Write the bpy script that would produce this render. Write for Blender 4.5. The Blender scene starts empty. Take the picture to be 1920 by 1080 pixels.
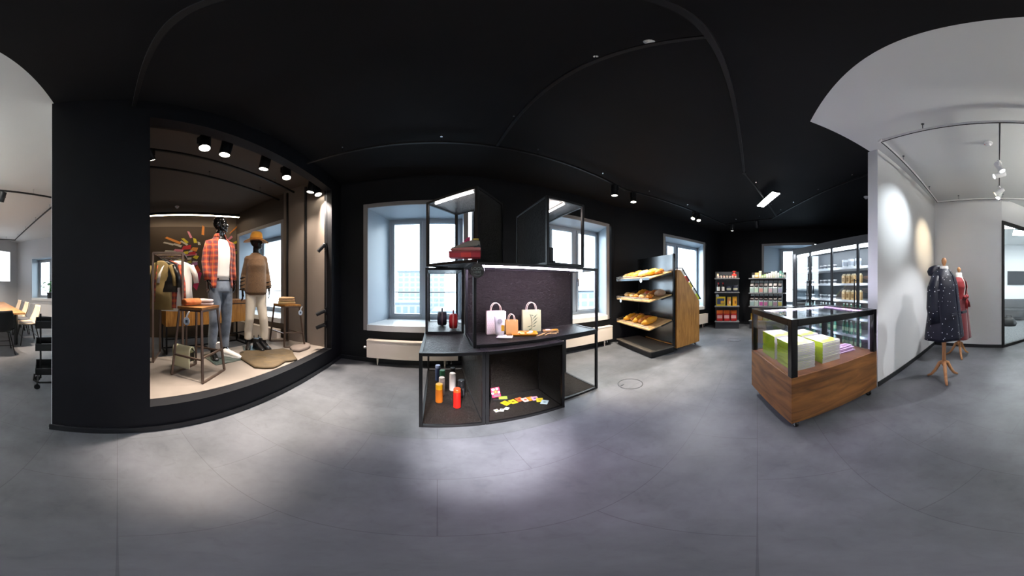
import bpy, bmesh, math, random
from mathutils import Vector, Matrix, Euler

# ------------------------------------------------------------------ camera, world, exposure
HC, K, Y0, A0 = 1.28, 20/3, 537.0, 21.0        # camera height, pixels per degree, horizon row, heading of the picture centre
SC = bpy.context.scene
COL = SC.collection
cam_d = bpy.data.cameras.new('panorama_camera')
cam = bpy.data.objects.new('panorama_camera', cam_d)
COL.objects.link(cam)
cam.location = (0, 0, HC)
cam.rotation_euler = (math.radians(90), 0, math.radians(-A0))
cam_d.type = 'PANO'
cc = cam_d.cycles if hasattr(cam_d, 'cycles') else cam_d
cc.panorama_type = 'EQUIRECTANGULAR'
cc.longitude_min = math.radians(-144); cc.longitude_max = math.radians(144)
cc.latitude_min = -math.radians((1080 - Y0) / K); cc.latitude_max = math.radians(Y0 / K)
cam_d.clip_start = 0.02; cam_d.clip_end = 500
SC.camera = cam

SKY_STRENGTH = 5.6
world = bpy.data.worlds.new('overcast_sky'); SC.world = world
world.use_nodes = True
bg = world.node_tree.nodes['Background']
bg.inputs[0].default_value = (0.86, 0.93, 1.0, 1); bg.inputs[1].default_value = SKY_STRENGTH

vs = SC.view_settings
vs.view_transform = 'Standard'; vs.look = 'None'; vs.gamma = 1.0; vs.use_curve_mapping = False
vs.exposure = 1.0
SPOT = 1.0        # overall power of the lamps

# ------------------------------------------------------------------ pixel helpers (a pixel gives only a direction)
def ray(x, y):
    th = math.radians((x - 960) / K + A0); el = math.radians((Y0 - y) / K)
    return math.sin(th), math.cos(th), math.tan(el)
def onz(x, y, z=0.0):
    s, c, t = ray(x, y); d = (z - HC) / t
    return Vector((d * s, d * c, z))
def zat(x, y, p):
    return HC + math.hypot(p[0], p[1]) * ray(x, y)[2]
def online(px, a, b):
    """plan point where the column px meets the line a-b"""
    s, c, _ = ray(px, 540)
    dx, dy = b[0] - a[0], b[1] - a[1]
    d = (a[0] * dy - a[1] * dx) / (s * dy - c * dx)
    return Vector((d * s, d * c, 0))

# ------------------------------------------------------------------ mesh helpers
class B:
    def __init__(s): s.v = []; s.f = []; s.m = Matrix.Identity(4)
    def tf(s, m=None): s.m = m if m is not None else Matrix.Identity(4); return s
    def add(s, vs, fs):
        o = len(s.v)
        s.v += [tuple(s.m @ Vector(p)) for p in vs]
        s.f += [tuple(i + o for i in f) for f in fs]
        return s
    def box(s, x0, x1, y0, y1, z0, z1):
        x0, x1 = min(x0, x1), max(x0, x1); y0, y1 = min(y0, y1), max(y0, y1); z0, z1 = min(z0, z1), max(z0, z1)
        v = [(x, y, z) for z in (z0, z1) for y in (y0, y1) for x in (x0, x1)]
        return s.add(v, [(0, 2, 3, 1), (4, 5, 7, 6), (0, 1, 5, 4), (2, 6, 7, 3), (0, 4, 6, 2), (1, 3, 7, 5)])
    def cbox(s, c, d): return s.box(c[0] - d[0] / 2, c[0] + d[0] / 2, c[1] - d[1] / 2, c[1] + d[1] / 2, c[2] - d[2] / 2, c[2] + d[2] / 2)
    def prism(s, poly, z0, z1):
        a = sum(poly[i][0] * poly[(i + 1) % len(poly)][1] - poly[(i + 1) % len(poly)][0] * poly[i][1] for i in range(len(poly)))
        if a < 0: poly = poly[::-1]
        n = len(poly)
        v = [(p[0], p[1], z0) for p in poly] + [(p[0], p[1], z1) for p in poly]
        return s.add(v, [tuple(range(n))[::-1], tuple(range(n, 2 * n))] + [(i, (i + 1) % n, n + (i + 1) % n, n + i) for i in range(n)])
    def loft(s, rings, caps=True, closed=False):
        n = len(rings[0]); v = [p for r in rings for p in r]; f = []
        k = len(rings)
        for j in range(k if closed else k - 1):
            j2 = (j + 1) % k
            for i in range(n): f.append((j * n + i, j * n + (i + 1) % n, j2 * n + (i + 1) % n, j2 * n + i))
        if caps and not closed: f.append(tuple(range(n))[::-1]); f.append(tuple(range((k - 1) * n, k * n)))
        return s.add(v, f)
    def tube(s, pts, r, n=8, closed=False, flat=None):
        P = [Vector(p) for p in pts]; k = len(P); rings = []; up = None
        for i in range(k):
            if closed: t = (P[(i + 1) % k] - P[i - 1])
            else: t = (P[min(i + 1, k - 1)] - P[max(i - 1, 0)])
            t.normalize()
            if up is None:
                up = Vector((0, 0, 1)) if abs(t.z) < 0.9 else Vector((1, 0, 0))
            a = t.cross(up)
            if a.length < 1e-5: a = t.cross(Vector((0, 1, 0)))
            a.normalize(); b = a.cross(t); b.normalize(); up = b
            rr = r[i] if isinstance(r, (list, tuple)) else r
            ra, rb = (rr if isinstance(rr, tuple) else (rr, rr * (flat or 1)))
            rings.append([tuple(P[i] + a * (ra * math.cos(2 * math.pi * q / n)) + b * (rb * math.sin(2 * math.pi * q / n))) for q in range(n)])
        return s.loft(rings, True, closed)
    def bar(s, a, b, w, h=None):
        """square bar from a to b"""
        a, b = Vector(a), Vector(b); t = (b - a).normalized(); h = h or w
        up = Vector((0, 0, 1)) if abs(t.z) < 0.95 else Vector((0, 1, 0))
        x = t.cross(up).normalized(); y = x.cross(t)
        ring = lambda p: [tuple(p + x * (w / 2 * i) + y * (h / 2 * j)) for i, j in ((-1, -1), (1, -1), (1, 1), (-1, 1))]
        return s.loft([ring(a), ring(b)])
    def lathe(s, prof, n=16, c=(0, 0, 0), ex=1.0, ey=1.0):
        rings = [[(c[0] + r * ex * math.cos(2 * math.pi * i / n), c[1] + r * ey * math.sin(2 * math.pi * i / n), c[2] + z) for i in range(n)] for r, z in prof]
        return s.loft(rings)
    def ball(s, c, r, n=12, m=8):
        r = r if isinstance(r, (tuple, list)) else (r, r, r)
        prof = [(max(1e-4, math.sin(math.pi * j / m)), -math.cos(math.pi * j / m)) for j in range(m + 1)]
        rings = [[(c[0] + r[0] * a * math.cos(2 * math.pi * i / n), c[1] + r[1] * a * math.sin(2 * math.pi * i / n), c[2] + r[2] * z) for i in range(n)] for a, z in prof]
        return s.loft(rings)
    def grid(s, f, nu, nv, closed_u=False):
        v = [f(i / (nu - (0 if closed_u else 1)), j / (nv - 1)) for j in range(nv) for i in range(nu)]
        fs = []
        for j in range(nv - 1):
            for i in range(nu if closed_u else nu - 1):
                i2 = (i + 1) % nu
                fs.append((j * nu + i, j * nu + i2, (j + 1) * nu + i2, (j + 1) * nu + i))
        return s.add(v, fs)
    def mesh(s, name):
        me = bpy.data.meshes.new(name); me.from_pydata(s.v, [], s.f); me.update(); return me
    def build(s, name, m, parent=None, smooth=False, bevel=0, seg=2, solid=0, sub=0, remesh=0, loc=None, rot=None):
        me = s.mesh(name)
        bm = bmesh.new(); bm.from_mesh(me); bmesh.ops.recalc_face_normals(bm, faces=bm.faces); bm.to_mesh(me); bm.free()
        if smooth:
            for p in me.polygons: p.use_smooth = True
        o = bpy.data.objects.new(name, me); COL.objects.link(o)
        if m is not None: me.materials.append(MAT[m] if isinstance(m, str) else m)
        if parent is not None: o.parent = parent
        if loc is not None: o.location = loc
        if rot is not None: o.rotation_euler = rot
        if remesh:
            r = o.modifiers.new('r', 'REMESH'); r.mode = 'VOXEL'; r.voxel_size = remesh; r.use_smooth_shade = True
            q = o.modifiers.new('s', 'SMOOTH'); q.iterations = 4; q.factor = 0.5
        if solid:
            q = o.modifiers.new('t', 'SOLIDIFY'); q.thickness = solid; q.offset = 0
        if bevel:
            q = o.modifiers.new('b', 'BEVEL'); q.width = bevel; q.segments = seg; q.limit_method = 'ANGLE'; q.angle_limit = math.radians(40)
        if sub:
            q = o.modifiers.new('u', 'SUBSURF'); q.levels = sub; q.render_levels = sub
        return o

def tag(o, label=None, cat=None, group=None, kind=None):
    if label: o['label'] = label
    if cat: o['category'] = cat
    if group: o['group'] = group
    if kind: o['kind'] = kind
    return o
def struct(o, label=None):
    o['kind'] = 'structure'
    if label: o['label'] = label
    return o
def thing(name, label, cat, loc=(0, 0, 0), rz=0, group=None):
    o = bpy.data.objects.new(name, None); COL.objects.link(o)
    o.empty_display_size = 0.05
    o.location = loc; o.rotation_euler = (0, 0, rz)
    return tag(o, label, cat, group)
def kids(o): return [c for c in bpy.data.objects if c.parent == o]
def dup(root, loc=None, rz=None, label=None, group=None):
    r = root.copy(); COL.objects.link(r)
    if loc is not None: r.location = loc
    if rz is not None: r.rotation_euler = (0, 0, rz)
    if label: r['label'] = label
    if group: r['group'] = group
    for ch in list(root.children):
        c = ch.copy(); COL.objects.link(c); c.parent = r
        for g in list(ch.children):
            d = g.copy(); COL.objects.link(d); d.parent = c
    return r
def dirang(a, b): return math.atan2(b[1] - a[1], b[0] - a[0])
def R3(rz, loc=(0, 0, 0)): return Matrix.Translation(Vector(loc)) @ Matrix.Rotation(rz, 4, 'Z')

# ------------------------------------------------------------------ materials
MAT = {}
def lin(c):
    if isinstance(c, str):
        c = tuple(int(c[i:i + 2], 16) / 255 for i in (0, 2, 4))
    return tuple((x / 12.92 if x <= 0.04045 else ((x + 0.055) / 1.055) ** 2.4) for x in c) + (1,)
def mat(name, col, rough=0.5, metal=0, spec=0.5, emit=None, es=0, col2=None, nscale=8, nstretch=(1, 1, 1), detail=4, bump=0, bscale=None, coat=0, sheen=0, lo=0.35, hi=0.65, trans=0, ior=1.45):
    m = bpy.data.materials.new(name); m.use_nodes = True; MAT[name] = m
    nt = m.node_tree; p = nt.nodes['Principled BSDF']
    I = p.inputs
    I['Base Color'].default_value = lin(col); I['Roughness'].default_value = rough; I['Metallic'].default_value = metal
    I['Specular IOR Level'].default_value = spec; I['IOR'].default_value = ior
    if coat: I['Coat Weight'].default_value = coat; I['Coat Roughness'].default_value = 0.1
    if sheen: I['Sheen Weight'].default_value = sheen
    if trans: I['Transmission Weight'].default_value = trans
    if emit: I['Emission Color'].default_value = lin(emit); I['Emission Strength'].default_value = es
    if col2 or bump:
        tc = nt.nodes.new('ShaderNodeTexCoord'); mp = nt.nodes.new('ShaderNodeMapping'); mp.inputs['Scale'].default_value = nstretch
        nt.links.new(tc.outputs['Object'], mp.inputs[0])
        nz = nt.nodes.new('ShaderNodeTexNoise'); nz.inputs['Scale'].default_value = nscale; nz.inputs['Detail'].default_value = detail
        nt.links.new(mp.outputs[0], nz.inputs['Vector'])
        if col2:
            cr = nt.nodes.new('ShaderNodeValToRGB'); cr.color_ramp.elements[0].position = lo; cr.color_ramp.elements[1].position = hi
            cr.color_ramp.elements[0].color = lin(col); cr.color_ramp.elements[1].color = lin(col2)
            nt.links.new(nz.outputs[0], cr.inputs[0]); nt.links.new(cr.outputs[0], I['Base Color'])
        if bump:
            nb = nz
            if bscale:
                nb = nt.nodes.new('ShaderNodeTexNoise'); nb.inputs['Scale'].default_value = bscale; nb.inputs['Detail'].default_value = 3
                nt.links.new(mp.outputs[0], nb.inputs['Vector'])
            bp = nt.nodes.new('ShaderNodeBump'); bp.inputs['Strength'].default_value = bump; bp.inputs['Distance'].default_value = 0.01
            nt.links.new(nb.outputs[0], bp.inputs['Height']); nt.links.new(bp.outputs[0], I['Normal'])
    return m
def emis(name, col, s):
    m = bpy.data.materials.new(name); m.use_nodes = True; MAT[name] = m
    nt = m.node_tree; nt.nodes.remove(nt.nodes['Principled BSDF'])
    e = nt.nodes.new('ShaderNodeEmission'); e.inputs[0].default_value = lin(col); e.inputs[1].default_value = s
    nt.links.new(e.outputs[0], nt.nodes['Material Output'].inputs[0]); return m
def thin_glass(name, tint='FFFFFF', gl=0.06, rough=0.0):
    m = bpy.data.materials.new(name); m.use_nodes = True; MAT[name] = m
    nt = m.node_tree; nt.nodes.remove(nt.nodes['Principled BSDF'])
    t = nt.nodes.new('ShaderNodeBsdfTransparent'); t.inputs[0].default_value = lin(tint)
    g = nt.nodes.new('ShaderNodeBsdfGlossy'); g.inputs['Roughness'].default_value = rough
    lw = nt.nodes.new('ShaderNodeLayerWeight'); lw.inputs[0].default_value = 0.5
    pw = nt.nodes.new('ShaderNodeMath'); pw.operation = 'POWER'; pw.inputs[1].default_value = 5
    md = nt.nodes.new('ShaderNodeMath'); md.operation = 'MULTIPLY_ADD'; md.inputs[1].default_value = 1 - gl; md.inputs[2].default_value = gl
    mx = nt.nodes.new('ShaderNodeMixShader')
    nt.links.new(lw.outputs['Facing'], pw.inputs[0]); nt.links.new(pw.outputs[0], md.inputs[0]); nt.links.new(md.outputs[0], mx.inputs[0])
    nt.links.new(t.outputs[0], mx.inputs[1]); nt.links.new(g.outputs[0], mx.inputs[2])
    nt.links.new(mx.outputs[0], nt.nodes['Material Output'].inputs[0]); return m
def wood(name, c1, c2, scale=3.0, axis=(1, 8, 8), rough=0.45):
    m = mat(name, c1, rough)
    nt = m.node_tree; p = nt.nodes['Principled BSDF']
    tc = nt.nodes.new('ShaderNodeTexCoord'); mp = nt.nodes.new('ShaderNodeMapping'); mp.inputs['Scale'].default_value = axis
    n1 = nt.nodes.new('ShaderNodeTexNoise'); n1.inputs['Scale'].default_value = scale; n1.inputs['Detail'].default_value = 8; n1.inputs['Distortion'].default_value = 1.2
    cr = nt.nodes.new('ShaderNodeValToRGB'); cr.color_ramp.elements[0].position = 0.32; cr.color_ramp.elements[1].position = 0.66
    cr.color_ramp.elements[0].color = lin(c1); cr.color_ramp.elements[1].color = lin(c2)
    bp = nt.nodes.new('ShaderNodeBump'); bp.inputs['Strength'].default_value = 0.12; bp.inputs['Distance'].default_value = 0.004
    L = nt.links.new
    L(tc.outputs['Object'], mp.inputs[0]); L(mp.outputs[0], n1.inputs['Vector']); L(n1.outputs[0], cr.inputs[0]); L(cr.outputs[0], p.inputs['Base Color'])
    L(n1.outputs[0], bp.inputs['Height']); L(bp.outputs[0], p.inputs['Normal'])
    return m

mat('black_paint', '101115', 0.62, spec=0.28, col2='131418', nscale=3)
mat('black_ceiling', '141416', 0.7, spec=0.22, col2='171719', nscale=2)
mat('black_lintel', '131418', 0.55, spec=0.3)
mat('office_ceiling', '5A524B', 0.75, spec=0.2)
mat('office_wall', '544C45', 0.6, spec=0.3)
mat('panel_brown', '83786E', 0.5, spec=0.35, col2='877C72', nscale=2)
mat('mural_ground', '45392C', 0.6, spec=0.3)
mat('upper_wall', '75685A', 0.6, spec=0.3)
mat('white_paint', 'D6D8DA', 0.6, spec=0.3, col2='DADCDD', nscale=1.5, bump=0.02, bscale=300)
mat('white_ceiling', 'CDD0D0', 0.75, spec=0.2)
mat('grey_wall', 'B3B6BA', 0.6, spec=0.3)
mat('casing', '8F8B8A', 0.45, spec=0.4)
mat('reveal', 'A4B0BA', 0.4, spec=0.4)
mat('sill', 'D5D6D6', 0.3, spec=0.5)
mat('pvc', 'A9B0B8', 0.35, spec=0.5)
mat('chrome', 'C8CACC', 0.2, metal=1)
mat('steel_dark', '4A4D52', 0.28, metal=0.9)
mat('steel_back', '6E7174', 0.22, metal=1.0, col2='5E6062', nscale=2)
mat('black_metal', '0E0E10', 0.45, spec=0.45)
mat('black_gloss', '0C0C0E', 0.22, spec=0.5)
mat('rail_metal', '5A5E63', 0.35, metal=0.8)
mat('baseboard', '1B1D20', 0.35, spec=0.5)
mat('platform', '80776E', 0.55, spec=0.3, col2='867D74', nscale=5)
mat('radiator', 'E4D9CC', 0.4, spec=0.5)
mat('radiator_white', 'D8DADC', 0.4, spec=0.5)
thin_glass('pane', 'F6FBFD', 0.05)
thin_glass('case_glass', 'EEF0F4', 0.05)
thin_glass('fridge_glass', 'F0F4F6', 0.09)
wood('oak', '6E4423', '9A6A38', 2.2, (6, 1.2, 6))
wood('oak_warm', '8A5A24', 'B47F3C', 2.5, (9, 9, 1.0))
wood('oak_box', '55351C', '8A5C30', 1.6, (1.2, 1.2, 7))
wood('tray_wood', 'A8814E', 'C9A877', 3, (8, 1, 8))
wood('beech', 'A8734A', 'C08D60', 3, (8, 8, 1.5))
wood('table_wood', '8A6038', 'AC8050', 2, (1, 9, 9))

def floor_mat():
    m = mat('floor', '6A6C70', 0.5, spec=0.42)
    nt = m.node_tree; p = nt.nodes['Principled BSDF']; L = nt.links.new
    tc = nt.nodes.new('ShaderNodeTexCoord')
    n1 = nt.nodes.new('ShaderNodeTexNoise'); n1.inputs['Scale'].default_value = 2.2; n1.inputs['Detail'].default_value = 9; n1.inputs['Roughness'].default_value = 0.62
    n2 = nt.nodes.new('ShaderNodeTexNoise'); n2.inputs['Scale'].default_value = 9; n2.inputs['Detail'].default_value = 8; n2.inputs['Distortion'].default_value = 1.6
    cr = nt.nodes.new('ShaderNodeValToRGB'); cr.color_ramp.elements[0].position = 0.3; cr.color_ramp.elements[1].position = 0.72
    cr.color_ramp.elements[0].color = lin('4E5155'); cr.color_ramp.elements[1].color = lin('6B6D72')
    c2 = nt.nodes.new('ShaderNodeValToRGB'); c2.color_ramp.elements[0].position = 0.28; c2.color_ramp.elements[1].position = 0.46
    c2.color_ramp.elements[0].color = (0.45, 0.45, 0.45, 1); c2.color_ramp.elements[1].color = (1, 1, 1, 1)
    mx = nt.nodes.new('ShaderNodeMix'); mx.data_type = 'RGBA'; mx.blend_type = 'MULTIPLY'; mx.inputs[0].default_value = 0.22
    br = nt.nodes.new('ShaderNodeTexBrick'); br.offset = 0.5; br.inputs['Scale'].default_value = 1.0
    br.inputs['Brick Width'].default_value = 0.92; br.inputs['Row Height'].default_value = 0.46; br.inputs['Mortar Size'].default_value = 0.0022
    br.inputs['Color1'].default_value = (1, 1, 1, 1); br.inputs['Color2'].default_value = (0.93, 0.93, 0.94, 1); br.inputs['Mortar'].default_value = (0.62, 0.62, 0.62, 1)
    m2 = nt.nodes.new('ShaderNodeMix'); m2.data_type = 'RGBA'; m2.blend_type = 'MULTIPLY'; m2.inputs[0].default_value = 0.8
    L(tc.outputs['Object'], n1.inputs['Vector']); L(tc.outputs['Object'], n2.inputs['Vector']); L(tc.outputs['Object'], br.inputs['Vector'])
    L(n1.outputs[0], cr.inputs[0]); L(n2.outputs[0], c2.inputs[0])
    L(cr.outputs[0], mx.inputs[6]); L(c2.outputs[0], mx.inputs[7]); L(mx.outputs[2], m2.inputs[6]); L(br.outputs[0], m2.inputs[7]); L(m2.outputs[2], p.inputs['Base Color'])
    rr = nt.nodes.new('ShaderNodeMapRange'); rr.inputs['To Min'].default_value = 0.40; rr.inputs['To Max'].default_value = 0.54
    L(n2.outputs[0], rr.inputs[0]); L(rr.outputs[0], p.inputs['Roughness'])
floor_mat()
def osb_mat(name, c1, c2):
    m = mat(name, c1, 0.3, spec=0.6)
    nt = m.node_tree; p = nt.nodes['Principled BSDF']; L = nt.links.new
    tc = nt.nodes.new('ShaderNodeTexCoord')
    nz = nt.nodes.new('ShaderNodeTexNoise'); nz.inputs['Scale'].default_value = 18; nz.inputs['Detail'].default_value = 3
    mxv = nt.nodes.new('ShaderNodeMix'); mxv.data_type = 'RGBA'; mxv.inputs[0].default_value = 0.12
    vo = nt.nodes.new('ShaderNodeTexVoronoi'); vo.inputs['Scale'].default_value = 30; vo.feature = 'F1'
    wv = nt.nodes.new('ShaderNodeTexNoise'); wv.inputs['Scale'].default_value = 70; wv.inputs['Detail'].default_value = 4; wv.inputs['Distortion'].default_value = 2.5
    cr = nt.nodes.new('ShaderNodeValToRGB'); cr.color_ramp.elements[0].color = lin(c1); cr.color_ramp.elements[1].color = lin(c2)
    cr.color_ramp.elements[0].position = 0.35; cr.color_ramp.elements[1].position = 0.7
    L(tc.outputs['Object'], mxv.inputs[6]); L(nz.outputs[1], mxv.inputs[7]); L(mxv.outputs[2], vo.inputs['Vector']); L(mxv.outputs[2], wv.inputs['Vector'])
    ad = nt.nodes.new('ShaderNodeMath'); ad.operation = 'ADD'; L(vo.outputs['Distance'], ad.inputs[0]); L(wv.outputs[0], ad.inputs[1])
    bp = nt.nodes.new('ShaderNodeBump'); bp.inputs['Strength'].default_value = 1.0; bp.inputs['Distance'].default_value = 0.02
    L(ad.outputs[0], bp.inputs['Height']); L(bp.outputs[0], p.inputs['Normal']); L(wv.outputs[0], cr.inputs[0]); L(cr.outputs[0], p.inputs['Base Color'])
osb_mat('osb_black', '1E1B1A', '3A3532')

# ------------------------------------------------------------------ large structure
CEIL = 3.19
FAC = [(-1.605, 3.12), (1.6, 3.15), (3.5, 2.97), (7.10, 1.243)]
ENDB = (5.70, -3.62)
struct(B().prism([(-8.6, 3.0), (-1.6, 3.2), (1.6, 3.22), (3.55, 3.04), (7.2, 1.27), (5.7, -3.7), (3.0, -3.6), (4.4, -9.6), (-3.0, -9.6), (-9.2, -5.6)], -0.12, 0).build('floor', 'floor'), 'grey mottled vinyl floor')
struct(B().prism([(-1.52, -0.467), (1.761, -0.467), (2.09, -1.298), (2.98, -3.4), (5.75, -3.7), (7.2, 1.27), (3.55, 3.04), (1.6, 3.22), (-1.62, 3.2)], CEIL, CEIL + 0.12).build('ceiling', 'black_ceiling'), 'matt black ceiling of the shop')
struct(B().prism([(-9.2, -5.6), (-3.0, -9.6), (4.4, -9.6), (2.98, -3.4), (2.09, -1.298), (1.761, -0.467), (-1.52, -0.467), (-8.6, -0.467)], CEIL, CEIL + 0.12).build('ceiling', 'white_ceiling'), 'white ceiling of the bright zone')
struct(B().prism([(-8.6, -0.467), (-1.52, -0.467), (-1.62, 3.2), (-8.6, 3.0)], CEIL, CEIL + 0.12).build('ceiling', 'office_ceiling'), 'dark ceiling of the room behind the shop window')

def frame_m(a, b):
    """local frame of a wall: x along a->b, y to the left of it"""
    return R3(dirang(a, b), (a[0], a[1], 0))
def wall(name, a, b, t, m, z0=0, z1=CEIL, holes=(), label=None):
    """inner face on the line a-b, thickness t to the left of a->b; holes (s0, s1, z0, z1)"""
    L = math.hypot(b[0] - a[0], b[1] - a[1]); o = B().tf(frame_m(a, b)); x = 0
    y0, y1 = (0, t) if t > 0 else (t, 0)
    for s0, s1, h0, h1 in sorted(holes):
        o.box(x, s0, y0, y1, z0, z1)
        if h0 > z0: o.box(s0, s1, y0, y1, z0, h0)
        if h1 < z1: o.box(s0, s1, y0, y1, h1, z1)
        x = s1
    o.box(x, L, y0, y1, z0, z1)
    return struct(o.build(name, m), label)
WN = [0]
def window(a, b, s0, s1, zb, zt, dep=0.85, mull=0.5, casing=True, cm='casing', label=None, side=1, splay=0.06, handle=True, skew=0.0):
    """deep window in wall a-b between s0 and s1 (outer edges of the casing)"""
    WN[0] += 1
    cw = 0.075; g = side
    root = bpy.data.objects.new('window_%d' % WN[0], None); COL.objects.link(root)
    root.matrix_world = frame_m(a, b); struct(root, label)
    M = Matrix.Identity(4)
    i0, i1, j0, j1 = s0 + cw, s1 - cw, zb + 0.1, zt - cw
    # casing boards, proud of the wall
    if casing:
        c = B()
        for q in ((s0, i0, zb, zt), (i1, s1, zb, zt), (i0, i1, j1, zt)): c.box(q[0], q[1], -0.02 * g, 0.015 * g, q[2], q[3])
        c.build('casing', cm, root, bevel=0.004)
    sq = [(i0 - .005, -.045 * g), (i1 + .005, -.045 * g), (i1 + .005, 0), (i1 + .005 + skew, dep * g), (i0 - .005 + skew, dep * g), (i0 - .005, 0)]
    B().prism(sq, zb, j0).build('window_sill', 'sill', root, bevel=0.006)
    # splayed reveal
    r = B(); sp = splay
    f0, f1, k0, k1 = i0 + sp + skew, i1 - sp + skew, j0, j1 - 0.02
    r.add([(i0, 0, j0), (i0, 0, j1), (f0, dep * g, k1), (f0, dep * g, k0), (i0 - .04, 0, j0), (i0 - .04, 0, j1), (f0 - .06, dep * g, k1), (f0 - .06, dep * g, k0)], [(0, 1, 2, 3), (4, 7, 6, 5), (0, 4, 5, 1), (3, 2, 6, 7)])
    r.add([(i1, 0, j0), (i1, 0, j1), (f1, dep * g, k1), (f1, dep * g, k0), (i1 + .04, 0, j0), (i1 + .04, 0, j1), (f1 + .06, dep * g, k1), (f1 + .06, dep * g, k0)], [(0, 1, 2, 3), (4, 7, 6, 5), (0, 4, 5, 1), (3, 2, 6, 7)])
    r.add([(i0, 0, j1), (i1, 0, j1), (f1, dep * g, k1), (f0, dep * g, k1), (i0, 0, j1 + .04), (i1, 0, j1 + .04), (f1, dep * g, j1 + .04), (f0, dep * g, j1 + .04)], [(0, 1, 2, 3), (4, 7, 6, 5), (0, 4, 5, 1), (3, 2, 6, 7)])
    r.build('reveal', 'reveal', root)
    # frame with two sashes
    d0, d1 = dep - 0.02, dep + 0.05
    fr = B(); fw = 0.05
    for q in ((f0, f1, k0, k0 + fw), (f0, f1, k1 - fw, k1), (f0, f0 + fw, k0, k1), (f1 - fw, f1, k0, k1)): fr.box(q[0], q[1], d0 * g, d1 * g, q[2], q[3])
    xm = f0 + (f1 - f0) * mull
    fr.box(xm - 0.035, xm + 0.035, d0 * g, d1 * g, k0 + fw, k1 - fw)
    fr.build('window_frame', 'pvc', root, bevel=0.004)
    for u0, u1 in ((f0 + fw, xm - 0.035), (xm + 0.035, f1 - fw)):
        sw = 0.055; s = B()
        for q in ((u0, u1, k0 + fw, k0 + fw + sw), (u0, u1, k1 - fw - sw, k1 - fw), (u0, u0 + sw, k0 + fw, k1 - fw), (u1 - sw, u1, k0 + fw, k1 - fw)): s.box(q[0] + .002, q[1] - .002, (d0 - 0.02) * g, (d0 + 0.045) * g, q[2] + .002, q[3] - .002)
        sa = s.build('sash', 'pvc', root, bevel=0.005)
        B().box(u0 + sw - .005, u1 - sw + .005, (d0 + 0.01) * g, (d0 + 0.018) * g, k0 + fw + sw - .005, k1 - fw - sw + .005).build('pane', 'pane', sa)
    if handle:
        h = B(); h.cbox((xm + 0.065, (d0 - 0.03) * g, 1.42), (0.03, 0.02, 0.07)); h.bar((xm + 0.065, (d0 - 0.055) * g, 1.42), (xm + 0.065, (d0 - 0.055) * g, 1.28), 0.018)
        h.bar((xm + 0.065, (d0 - 0.03) * g, 1.42), (xm + 0.065, (d0 - 0.06) * g, 1.42), 0.016)
        h.build('window_handle', 'chrome', root)
    # outside guard rail
    gr = B(); gr.tube([(f0 - .1, (dep + .16) * g, 1.165), (f1 + .1, (dep + .16) * g, 1.165)], 0.012)
    gr.build('guard_rail', 'rail_metal', root)
    # daylight portal filling the opening
    return root
ZB, ZT = 0.56, 2.69
def seg(a, b, px0, px1):
    p, q = online(px0, a, b), online(px1, a, b)
    f = lambda v: math.hypot(v[0] - a[0], v[1] - a[1])
    return sorted((f(p), f(q)))
# long window wall of the shop, in three facets (left-to-right as a->b, outside on the left)
w1 = seg(FAC[0], FAC[1], 682, 878); w2 = seg(FAC[1], FAC[2], 1019, 1141.5); w3 = seg(FAC[2], FAC[3], 1243, 1321.5)
TH = 0.5
wall('wall_window', FAC[0], FAC[1], .16, 'black_paint', holes=[(w1[0] + .02, w1[1] - .02 + .1, ZB + .02, ZT - .02)], label='black wall with the first shop window')
wall('wall_window', FAC[1], FAC[2], .16, 'black_paint', holes=[(w2[0] + .02, w2[1] - .02 + .1, ZB + .02, ZT - .02)], label='black wall with the second shop window')
wall('wall_window', FAC[2], FAC[3], .16, 'black_paint', holes=[(w3[0] + .02, w3[1] - .02 + .1, ZB + .02, ZT - .02)], label='black wall with the third shop window')
window(FAC[0], FAC[1], *w1, ZB, ZT, label='deep window behind the sneaker display', mull=0.48, dep=.7, skew=.14)
window(FAC[1], FAC[2], *w2, ZB, ZT, label='deep window right of the black display shelves', mull=0.5, dep=.5, skew=.2, splay=.03)
window(FAC[2], FAC[3], *w3, ZB, ZT, label='deep window behind the bread rack', mull=0.3, dep=.5, skew=.32, splay=.03)
EA, EB = FAC[3], ENDB
w4 = seg(EA, EB, 1428.5, 1527)
wall('wall_end', EA, EB, .16, 'black_paint', holes=[(w4[0] + .02, w4[1] - .02 + .1, ZB + .02, ZT - .02)], label='black end wall behind the shelves')
window(EA, EB, *w4, ZB, ZT, label='deep window behind the sweets shelf', mull=0.5, handle=False, dep=.5, skew=.4)
wall('wall_back', ENDB, (2.98, -3.42), 0.15, 'black_paint', label='black wall behind the fridge')

# window-display wall (to the left) with its big opening
VA, VB = (-1.4475, -0.48), (-1.5976, 3.12)
def vline(y): return VA[0] + (VB[0] - VA[0]) * (y - VA[1]) / (VB[1] - VA[1])
v0, v1 = 0.72, 3.255
PLAT = 0.275
wall('wall_display', VA, VB, 0.13, 'black_paint', holes=[(v0, v1, PLAT, 2.92)], label='black wall around the shop window opening')
struct(B().tf(frame_m(VA, VB)).box(-0.02, 3.6, -0.018, 0, 0.0, 0.062).build('baseboard_display', 'baseboard', bevel=0.004))
struct(B().tf(frame_m(VA, VB)).box(-0.004, 0.0, 0.0, 0.13, 0.0, CEIL).box(-0.03, -0.004, 0, 0.13, 0, 0.0).build('trim_1', 'white_paint'))
# partition to the meeting room, white on the south face
struct(B().box(-8.4, vline(-.48) - 0.11, -0.479, -0.40, 0, CEIL).build('wall_partition', 'white_paint'), 'white partition of the meeting room')
struct(B().box(-8.4, vline(-.39) - 0.13, -0.40, -0.36, 0, CEIL).build('wall_office', 'office_wall'))
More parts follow.
